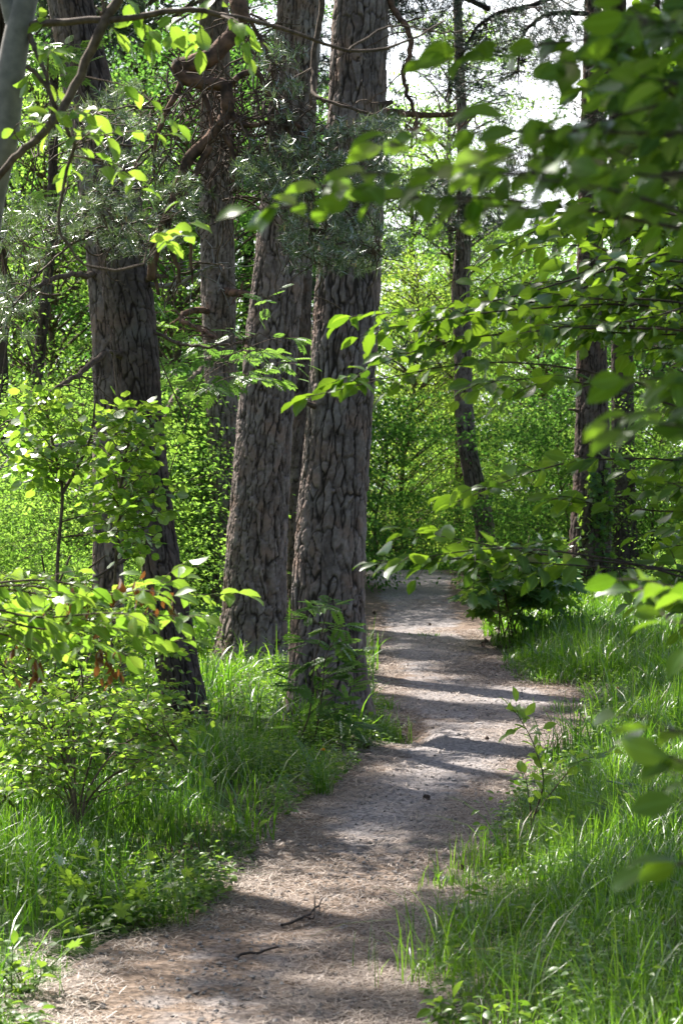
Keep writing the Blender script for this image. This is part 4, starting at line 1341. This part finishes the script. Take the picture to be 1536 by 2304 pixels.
for kind, label, u, Y, rz, sc in [
    ('bush_deep', "bush at the foot of the brown rear pine", 440, 27, .3, 1.0),
    ('bush', "bush between the slender bent trunk and the pale pine", 160, 22, 1.3, 1.0),
    ('bush', "bush at the left edge behind the aspen sapling's stems", -60, 19, 2.1, .7),
    ('bush_b', "low bush behind the pale pine's foot", 190, 19.5, 3.0, .6),
    ('bush_deep', "bush behind the slim strip pine left of the path", 620, 31, 3.9, 1.0),
    ('bush_deep', "bush where the path bends out of sight", 850, 41, 4.2, 1.1),
    ('bush', "bush on the bend below the bright green tree", 930, 47, 5.0, 1.1),
    ('bush', "bush right of the crooked trunk's foot", 1200, 36, 5.8, 1.0),
    ('bush_deep', "bush behind the foot of the upright bank pine", 1270, 31, .8, .9),
    ('bush', "bush on the right bank right of the dark reddish trunk", 1480, 30, 1.8, 1.0),
    ('bush_b', "low bush at the right edge behind the long grass", 1600, 24, 2.7, .6),
    ('bush', "bush at the left edge behind the pale pine's low branch", 250, 26, 3.3, 1.05),
    ('bush_deep', "bush deep in the shade left of the stout split pine", 480, 33, 4.8, 1.1),
]:
    bg_tree(kind, label, atx(u, Y), Y, rz, sc, cat="bush", group=BU)

def conifer(label, u, Y, H, R, seed):
    g = np.random.default_rng(seed)
    x = atx(u, Y)
    z = float(g0(x, Y))
    root = thing("far_pine", label, "tree", (x, Y, z), "pines far off against the sky")
    wood, nd = Soup(), Soup()
    b = np.array([x, Y, z])
    tr = spline([b, b + (g.normal()*.1, 0, H*.5), b + (g.normal()*.2, 0, H)], 16)
    wood.add(*tube(tr, np.linspace(.16, .03, 16), 8))
    pos = []
    for i in range(42):
        t = g.uniform(.18, 1)
        p0 = b + UP * H * t
        a = g.random() * 2 * pi
        L = R * (1.1 - t * .75) * g.uniform(.5, 1.1)
        d = np.array([math.cos(a), math.sin(a), g.uniform(-.25, .2)])
        q = spline([p0, p0 + d * L * .5 + UP * .05, p0 + d * L], 8)
        wood.add(*tube(q, np.linspace(.03, .008, 8), 4))
        for k in range(14):
            pos.append(q[g.integers(2, 8)] + g.normal(size=3) * (.2, .2, .1))
    pos = np.array(pos)
    n = len(pos)
    scatter(CL, pos, g.normal(size=(n, 3)) + UP * .3, g.normal(size=(n, 3)), .28 * g.uniform(.7, 1.2, n), g.random(n), nd)
    soup_mesh("trunk", wood, M['bark_dark'], root)
    soup_mesh("crown", nd, M['needle_far'], root, smooth=False)
conifer("distant dark pine against the sky right of the crooked trunk", 1120, 75, 11.5, 2.6, 501)
conifer("distant slim pine just left of the upright bank pine", 1225, 66, 10.5, 1.8, 502)
conifer("distant pine behind the airy pale tree near the thick pine", 985, 85, 13.0, 2.6, 503)
conifer("dull green pine high behind the tangled reddish bough", 560, 40, 13.0, 3.0, 504)
conifer("dull green pine at the top left behind the leaning pine", 60, 42, 13.0, 3.0, 505)
conifer("dull green pine at the upper right edge behind the cherry leaves", 1480, 44, 13.0, 2.6, 506)
conifer("dull green pine behind the dark leaning pine's middle", 330, 46, 13.5, 3.0, 507)

def far_wood():
    """one leafy mass closing the view between the trees"""
    g = np.random.default_rng(65)
    leaf = Soup()
    n_cl = 3600
    x = g.uniform(-34, 34, n_cl)
    y = g.uniform(66, 100, n_cl)
    hmax = 8.2 + 2.6 * fbm(x * .22, 5.5, 0, 2) + 3.5 * sstep(2, -6, x)
    z = g.random(n_cl) ** .8 * np.maximum(hmax, 2.0)
    for k in range(14):
        p = np.stack([x, y, z], -1) + g.normal(size=(n_cl, 3)) * (.8, .8, .45)
        tn = np.clip(.5 + .5 * fbm(x * .3, y * .3, z * .4, 2) + g.normal(size=n_cl) * .15, 0, 1)
        scatter(SM, p, g.normal(size=(n_cl, 3)) * (1, 1, .3), UP + g.normal(size=(n_cl, 3)) * .5, g.uniform(.2, .36, n_cl), tn, leaf)
    o = soup_mesh("woodland", leaf, M['wood'])
    tag(o, "far off green wood closing the view behind all the trees", "woodland", kind="stuff")
far_wood()

# ------------------------------------------------------------------ grass
def grass():
    g = np.random.default_rng(66)
    def blades(x, y, h, wmul=1.0, bend=1.0, tone=None):
        n = len(x)
        z = g0(x, y) - .01
        a = g.random(n) * 2 * pi
        lean = g.uniform(.05, 1.0, n) ** 1.2 * bend
        w = np.maximum(.0017, y * .00022) * g.uniform(.7, 1.4, n) * wmul
        d = np.stack([np.cos(a), np.sin(a), np.zeros(n)], -1)
        sd = np.stack([-np.sin(a + g.normal(size=n)*.6), np.cos(a + g.normal(size=n)*.6), np.zeros(n)], -1)
        ts = np.array([0, .3, .58, .82, 1.0])
        V = []
        for t in ts:
            c = np.stack([x, y, z], -1) + UP * (h * (t - lean * .45 * t**3))[:, None] + d * (h * lean * t**2)[:, None]
            if t < 1:
                ww = (w * (1 - t**1.6 * .75))[:, None]
                V += [c - sd * ww, c + sd * ww]
            else:
                V.append(c)
        V = np.stack(V, 1)
        k = V.shape[1]
        T = []
        for i in range(3):
            T += [(2*i, 2*i+1, 2*i+3), (2*i, 2*i+3, 2*i+2)]
        T.append((6, 7, 8))
        T = (np.array(T)[None] + (np.arange(n) * k)[:, None, None]).reshape(-1, 3)
        tn = np.clip(.42 + .35 * fbm(x * .8, y * .8, 3.3, 2) + g.normal(size=n) * .27, 0, 1) if tone is None else tone
        return V.reshape(-1, 3), T, np.repeat(tn, k)
    s = Soup()
    n = 460000
    y = np.exp(g.uniform(math.log(5.6), math.log(46), n))
    x = g.uniform(-1, 1, n) * (y * .155 * 1.3 + .35)
    dl, dr = xl(y) - x, x - xr(y)
    d = np.maximum(dl, dr) + .05 * vnoise(x * 5, y * 5, 2.2)
    dens = fbm(x * 1.1, y * 1.1, 6.1, 3)
    p = sstep(-.03, .14, d) * np.clip(.60 + .75 * dens, .08, 1)
    p = p * (1 - .8 * np.exp(-(((x - 0.55) / .28) ** 2 + ((y - 8.3) / .8) ** 2)))
    p = np.where((dl > 0) & (y < 12), p * .8, p)
    keep = g.random(n) < p
    x, y, d, dr = x[keep], y[keep], d[keep], dr[keep]
    h = (.08 + .155 * sstep(0, .7, d)) * (1 + .45 * fbm(x * 1.4, y * 1.4, 8.8, 2)) * g.uniform(.5, 1.35, len(x))
    h = h * np.where(dr > 0, 1.15, .95 - .35 * sstep(12.5, 14.5, y))
    for pc, yy in ((main_c, 15.5), (mid_c, 20.0), (left_c, 14.5)):
        dd = np.hypot(x - float(pc[0](pc[3])), y - yy)
        h = h * (.3 + .7 * sstep(.25, 1.1, dd))
    h = np.clip(h, .03, .6)
    s.add(*blades(x, y, h))
    # coarse broad blades in loose tussocks
    c = 300
    yc = np.exp(g.uniform(math.log(6.3), math.log(24), c))
    xc = g.uniform(-1, 1, c) * (yc * .155 * 1.2 + .2)
    ok = ~on_path(xc, yc)
    xc, yc = xc[ok], yc[ok]
    m = 26
    X = np.repeat(xc, m) + g.normal(size=len(xc)*m) * .07
    Y = np.repeat(yc, m) + g.normal(size=len(xc)*m) * .07
    s.add(*blades(X, Y, g.uniform(.2, .5, len(X)), 1.5, 1.5))
    # tufts by the pine's foot, the path edges and one on the path
    for u, v, nn, r, hh in [(862, 1640, 240, .08, .2), (840, 1655, 260, .10, .2), (870, 1600, 60, .04, .16), (955, 1432, 60, .10, .05), (1060, 2110, 260, .10, .24), (1040, 2000, 120, .08, .16), (1000, 2200, 160, .12, .2), (1090, 1960, 160, .08, .22), (720, 1790, 60, .03, .3), (1300, 1600, 160, .2, .1)]:
        Yt = row_depth(v)
        xt = atx(u, Yt)
        X, Y = xt + g.normal(size=nn) * r, Yt + g.normal(size=nn) * r
        s.add(*blades(X, Y, hh * g.uniform(.5, 1.2, nn)))
    # tall dark stalks on the right
    for u, v, hh in [(1180, 2080, .95), (1130, 2000, .6), (1230, 2000, .75), (1320, 2050, .75), (1385, 1860, .7)]:
        Yt = row_depth(v) * 0.96
        X, Y = np.array([atx(u + 60, Yt)]), np.array([Yt])
        s.add(*blades(np.repeat(X, 2), np.repeat(Y, 2), np.array([hh, hh * .7]), 1.0, 1.3, np.array([.05, .1])))
    o = soup_mesh("grass", s, M['grass'])
    tag(o, "long green grass covering both verges of the path", "grass", kind="stuff")
grass()

# ------------------------------------------------------------------ ground cover, litter
def ground_cover():
    g = np.random.default_rng(67)
    leaf = Soup()
    n = 4200
    y = np.exp(g.uniform(math.log(5.8), math.log(20), n))
    x = xl(y) + .05 - np.abs(g.normal(size=n)) * .45
    keep = (fbm(x * 1.3, y * 1.3, 12.2, 2) > -.15)
    x, y = x[keep], y[keep]
    n2 = 900
    y2 = np.exp(g.uniform(math.log(5.8), math.log(20), n2))
    x2 = xr(y2) + np.abs(g.normal(size=n2)) * .5
    n3 = 3800
    y3 = np.exp(g.uniform(math.log(6.0), math.log(26), n3))
    x3 = g.uniform(-1, 1, n3) * (y3 * .155 * 1.25 + .3)
    ok = (~on_path(x3, y3)) & (fbm(x3 * .9, y3 * .9, 15.2, 2) > .05)
    x3, y3 = x3[ok], y3[ok]
    ne = len(x) + len(x2)
    x, y = np.r_[x, x2, x3], np.r_[y, y2, y3]
    n = len(x)
    h = g.uniform(.02, .17, n)
    h[ne:] += .08
    for k in range(5):
        a = g.random(n) * 2 * pi
        hk = h * (.5 + .14 * k)
        p = np.stack([x + .02*np.cos(a), y + .02*np.sin(a), g0(x, y) + hk], -1)
        ld = np.stack([np.cos(a), np.sin(a), g.normal(size=n) * .25], -1)
        scatter(OV, p, ld, UP + g.normal(size=(n, 3)) * .35, g.uniform(.02, .05, n), g.random(n), leaf)
    o = soup_mesh("ground_cover", leaf, M['weed'])
    tag(o, "low leafy weeds fringing the path edges", "ground cover", kind="stuff")
ground_cover()

def litter():
    g = np.random.default_rng(68)
    s = Soup()
    n = 150000
    y = np.exp(g.uniform(math.log(5.6), math.log(24), n))
    x = xl(y) - .25 + g.random(n) * (xr(y) - xl(y) + .5)
    d = np.minimum(x - xl(y), xr(y) - x)
    p = np.clip(.33 + .75 * (1 - sstep(.05, .5, d)) + .9 * fbm(x * 1.6, y * .8, 4.4, 3), 0.04, 1)
    keep = (g.random(n) < p)
    x, y = x[keep], y[keep]
    n = len(x)
    a = g.random(n) * pi
    L = g.uniform(.014, .034, n)
    w = np.maximum(.0011, y * .00013) * g.uniform(.7, 1.5, n)
    z = g0(x, y) + .012 + g.random(n) * .008
    d = np.stack([np.cos(a), np.sin(a), g.normal(size=n) * .12], -1) * L[:, None]
    sd = np.stack([-np.sin(a), np.cos(a), np.zeros(n)], -1) * w[:, None]
    c = np.stack([x, y, z], -1)
    V = np.stack([c - d - sd, c - d + sd, c + d + sd, c + d - sd], 1).reshape(-1, 3)
    T = (np.array([(0, 1, 2), (0, 2, 3)])[None] + (np.arange(n) * 4)[:, None, None]).reshape(-1, 3)
    s.add(V, T, np.repeat(g.random(n) ** 1.4, 4))
    o = soup_mesh("needle_litter", s, M['litter'], smooth=False)
    tag(o, "dry brown pine needles scattered over the path", "litter", kind="stuff")
    # gravel grains
    s = Soup()
    base = np.array([(1, 0, 0), (-.9, .2, 0), (0, 1, .1), (.1, -.9, 0), (0, 0, .7), (0, 0, -.6)], float)
    Tb = np.array([(0, 2, 4), (2, 1, 4), (1, 3, 4), (3, 0, 4), (2, 0, 5), (1, 2, 5), (3, 1, 5), (0, 3, 5)])
    n = 9000
    y = np.exp(g.uniform(math.log(5.6), math.log(22), n))
    x = xl(y) + g.random(n) * (xr(y) - xl(y))
    p = np.stack([x, y, g0(x, y) + .008], -1)
    scatter((base, Tb), p, g.normal(size=(n, 3)) * (1, 1, .2), UP + g.normal(size=(n, 3)) * .3, .004 + .012 * g.random(n) ** 5, g.random(n), s)
    o = soup_mesh("gravel", s, M['stone'], smooth=False)
    tag(o, "fine grey gravel grains lying loose on the path", "gravel", kind="stuff")
litter()

# ------------------------------------------------------------------ small individual things
def gp(u, v, dz=0.0):
    Y = row_depth(v)
    x = atx(u, Y)
    return np.array([x, Y, float(g0(x, Y)) + dz])

def small_things():
    g = np.random.default_rng(69)
    # fallen twigs
    w = Soup()
    a = spline([gp(632, 2098, .02), gp(665, 2086, .03), gp(690, 2076, .03), gp(712, 2060, .035), gp(726, 2040, .04)], 12) + g.normal(size=(12, 3)) * .004
    w.add(*tube(a, np.linspace(.006, .003, 12), 6))
    w.add(*tube(spline([a[5], gp(706, 2080, .03), gp(708, 2040, .05)], 8), np.linspace(.005, .003, 8), 5))
    tag(soup_mesh("fallen_twig", w, M['twig_dark'], origin=gp(680, 2080)), "forked dry twig lying on the middle of the path", "twig")
    w = Soup()
    a = spline([gp(535, 2162, .015), gp(560, 2156, .02), gp(590, 2150, .02), gp(622, 2140, .02)], 9) + g.normal(size=(9, 3)) * .003
    w.add(*tube(a, np.linspace(.006, .004, 9), 6))
    tag(soup_mesh("fallen_twig", w, M['twig_dark'], origin=gp(580, 2152)), "short straight dry twig on the path nearest the camera", "twig")
    # log at the bend
    w = Soup()
    c = P(826, 1306, 35)
    w.add(*tube(np.array([c + (-.35, .1, .02), c + (-.1, 0, 0), c + (.05, -.05, .02), c + (.13, -.08, .05)]), [.09, .08, .06, .04], 10))
    tag(soup_mesh("fallen_log", w, M['bark_red'], origin=c), "short dark log lying beside the thick pine at the far end of the path", "log")
    # stones
    def stone(u, v, r, label):
        th = np.linspace(0, 2*pi, 18, endpoint=False)
        ph = np.linspace(.05, pi - .05, 10)
        TH, PH = np.meshgrid(th, ph)
        rr = 1 + .28 * fbm(np.cos(TH)*np.sin(PH)*1.4 + u, np.sin(TH)*np.sin(PH)*1.4, np.cos(PH)*1.4, 3)
        V = np.stack([rr*np.cos(TH)*np.sin(PH)*r, rr*np.sin(TH)*np.sin(PH)*r*.8, rr*np.cos(PH)*r*.38], -1).reshape(-1, 3)
        p = gp(u, v, .005)
        tag(make_mesh("stone", V + p, ring_tris(10, 18), M['stone'], origin=p), label, "stone")
    stone(1003, 1984, .05, "flat grey stone embedded in the path near the right grass edge")
    stone(1105, 1895, .035, "small grey stone against the grass at the right path edge")
    stone(1060, 2050, .10, "pale earthy stone at the edge of the worn right bank")
    stone(1075, 1632, .04, "small pale stone bedded in the path right of the thick pine")
    # pine cones
    s = Soup()
    k = 60
    i = np.arange(k)
    t = (i + .5) / k
    a = i * 2.39996
    r = .017 * np.sin(np.clip(t * .9 + .1, 0, 1) * pi) ** .7 + .003
    pos = np.stack([r*.6*np.cos(a), r*.6*np.sin(a), (t - .5) * .05], -1)
    d = np.stack([np.cos(a), np.sin(a), .7 * np.ones(k)], -1)
    scatter((np.array([(0, 0, 0), (-.45, .8, .1), (.45, .8, .1), (0, 1, .2), (0, .6, -.2)], float), np.array([(0, 2, 3), (0, 3, 1), (0, 4, 2), (0, 1, 4), (1, 3, 4), (2, 4, 3)])), pos, d, np.tile(UP, (k, 1)), .016, .5, s)
    V, T, A = s.arrays()
    V = np.stack([V[:, 2], V[:, 0], V[:, 1] + .016], -1)
    proto = None
    spots = [(g.uniform(1075, 1150), g.uniform(1418, 1475)) for _ in range(20)]
    lone = [(842, 1385, "dark pine cone on the path close beside the thick pine"), (966, 1408, "dark pine cone alone in the middle of the far path"), (822, 1690, "dark pine cone in front of the worn hollow at the pine's foot"),
            (1094, 1670, "dark pine cone on the bare grey patch of path"), (960, 1804, "dark pine cone on the path level with the right sapling"), (1035, 1965, "dark pine cone near the grass at the right path edge")]
    for u, v, *lb in [(a_, b_) for a_, b_ in spots] + lone:
        p = gp(u, v, .012)
        if proto is None:
            o = proto = make_mesh("pine_cone", V, T, M['cone'], attrs={'tone': A}, smooth=False)
            tag(o, "", "pine cone")
        else:
            o = proto.copy()
            S.collection.objects.link(o)
        o.location = tuple(p)
        o.rotation_euler = (g.uniform(-.2, .2), g.uniform(-.2, .2), g.random() * 6.28)
        sc = g.uniform(.55, .85)
        o.scale = (sc, sc, sc)
        o['label'] = lb[0] if lb else "dark pine cone among many on the dirt below the maple bush"
        o['group'] = "lone pine cones on the path" if lb else "pine cones under the maple bush"
    # sapling at the right path edge; raised leaf tones imitate sun it lacks
    b = gp(1198, 1905)
    Yk = b[1]
    st = [[b, P(1190, 1800, Yk), P(1180, 1740, Yk)], [P(1196, 1850, Yk), P(1222, 1760, Yk), P(1205, 1690, Yk), P(1188, 1650, Yk), P(1165, 1610, Yk)], [P(1205, 1830, Yk), P(1250, 1770, Yk+.05), P(1300, 1715, Yk+.05), P(1350, 1700, Yk+.1)]]
    wood, leaf = Soup(), Soup()
    for q, (r0, gap) in zip(st, [(.005, .09), (.005, .022), (.004, .035)]):
        leafy_twig(wood, leaf, spline(q, 16), r0, .0014, g, OV, .075, gap*1.1, start=.2, droop=-.05, flat=.6, tone=(.6, 1.0))
    for u, v in [(1145, 1590), (1160, 1580), (1150, 1650), (1180, 1610), (1220, 1640), (1145, 1735), (1250, 1720), (1380, 1695), (1290, 1700), (1310, 1725)]:
        p = P(u, v, Yk)
        src = np.vstack([spline(q, 16) for q in st])
        s0 = src[np.argmin(np.linalg.norm(src - p, axis=1))]
        leafy_twig(wood, leaf, spline([s0, (s0+p)/2, p], 5), .002, .001, g, OV, .075, .035, start=.25, droop=0, flat=.6, tone=(.8, 1.0))
    root = thing("cherry_sapling", "small sapling with lime green leaves brightened as if sunlit at the right path edge", "sapling", b)
    soup_mesh("stem", wood, M['twig'], root)
    soup_mesh("foliage", leaf, M['lime'], root)
    # rowan seedling in the right grass
    b = gp(1400, 1960)
    Yk = b[1]
    T_ = [P(u, v, Yk + g.uniform(-.1, .1)) for u, v in [(1420, 1760), (1400, 1800), (1440, 1790), (1370, 1820), (1460, 1840), (1350, 1800)]]
    rowan("rowan seedling with feathery leaves growing in the sunlit right grass", b, [[b, P(1405, 1880, Yk), P(1395, 1830, Yk), P(1410, 1790, Yk)]], T_, .12, 304)
    # seedling at the bottom
    b = gp(1010, 2330)
    Yk = b[1]
    T_ = [P(u, v, Yk + g.uniform(-.05, .05)) for u, v in [(985, 2255), (1020, 2245), (1040, 2290), (1000, 2290), (980, 2270)]]
    shrub("cherry_seedling", "tiny seedling with oval leaves at the bottom right edge of the path", "sapling", b, [[b, P(1010, 2290, Yk), P(1008, 2262, Yk)]], T_, OV, .055, .04, M['lime'], M['stem_green'], 305, ntw=1, twl=.05, r_stem=.003, r_b=.0015, start=.4, arch=.05)
    # herbs with white flowers, lower left
    def herb(u, v, hgt, label, white=True, lsize=.06, seed=0):
        gg = np.random.default_rng(800 + seed)
        Yk = row_depth(v)
        x = atx(u, Yk)
        bb = np.array([x, Yk, float(g0(x, Yk))])
        root = thing("white_flowered_herb" if white else "leafy_herb", label, "plant", bb, "herbs along the left path edge")
        stem, leaf, fl = Soup(), Soup(), Soup()
        for k in range(6):
            top = bb + (gg.normal() * .09, gg.normal() * .09, hgt * gg.uniform(.55, 1.05))
            b0 = bb + (gg.normal() * .05, gg.normal() * .05, 0)
            q = spline([b0, (b0 + top) / 2 + gg.normal(size=3) * .012, top], 9)
            leafy_twig(stem, leaf, q, .003, .0015, gg, MP if k % 2 else OVN, lsize, .045, start=.15, droop=.15, flat=.4, tone=(.4, 1))
            if white and k < 4:
                c = top + UP * .012
                n = 22
                fl = Soup()
                scatter(RD, c + gg.normal(size=(n, 3)) * (.009, .009, .008), gg.normal(size=(n, 3)) + UP * .4, UP + gg.normal(size=(n, 3)) * .5, .007, gg.random(n), fl)
                soup_mesh("flower", fl, M['white_petal'], root)
        soup_mesh("stem", stem, M['stem_green'], root)
        soup_mesh("foliage", leaf, M['weed'], root)
    herb(225, 2090, .30, "sunlit herb with white flower heads and the tallest stems at the left path edge", True, .07, 1)
    herb(290, 2080, .24, "white flowered herb just right of the tallest sunlit herb", True, .06, 2)
    herb(345, 2050, .20, "short white flowered herb close to the path's left dirt edge", True, .055, 3)
    herb(330, 1975, .26, "leafy herb in the grass behind the white flowered herbs", False, .055, 4)
    herb(160, 2150, .2, "leafy herb low at the left before the tallest sunlit herb", False, .06, 5)
    herb(520, 1920, .16, "broad leaved herb where grass meets the path at left", False, .06, 6)
    herb(70, 2240, .16, "dark leafy herb at the bottom left corner", False, .06, 7)
    # dandelion
    def dandelion(u, v, hgt, label, seed):
        gg = np.random.default_rng(seed)
        Yk = row_depth(v)
        x = atx(u, Yk)
        bb = np.array([x, Yk, float(g0(x, Yk))])
        root = thing("yellow_flower", label, "flower", bb, "yellow flowers in the verges")
        stem, fl, lf = Soup(), Soup(), Soup()
        top = bb + (.01, 0, hgt)
        stem.add(*tube(spline([bb, (bb + top) / 2 + (.01, 0, 0), top], 8), .002, 6))
        n = 40
        a = gg.random(n) * 2 * pi
        e = gg.uniform(.1, 1.2, n)
        dd = np.stack([np.cos(a)*np.cos(e), np.sin(a)*np.cos(e), np.sin(e)], -1)
        scatter(leaf_simple(.2, .02), np.tile(top, (n, 1)), dd, UP + gg.normal(size=(n, 3)) * .2, .02, gg.random(n), fl)
        a = np.arange(7) * .9
        scatter(leaf_ovate(.16), np.tile(bb + UP*.01, (7, 1)), np.stack([np.cos(a), np.sin(a), .5*np.ones(7)], -1), np.tile(UP, (7, 1)), .1, gg.random(7), lf)
        soup_mesh("stem", stem, M['stem_green'], root)
        soup_mesh("flower_head", fl, M['yellow_petal'], root)
        soup_mesh("leaves", lf, M['weed'], root)
    dandelion(722, 1775, .22, "yellow dandelion at the left path edge below the young rowan", 901)
    dandelion(1385, 1600, .14, "yellow flower in the shaded grass on the right bank", 902)
small_things()
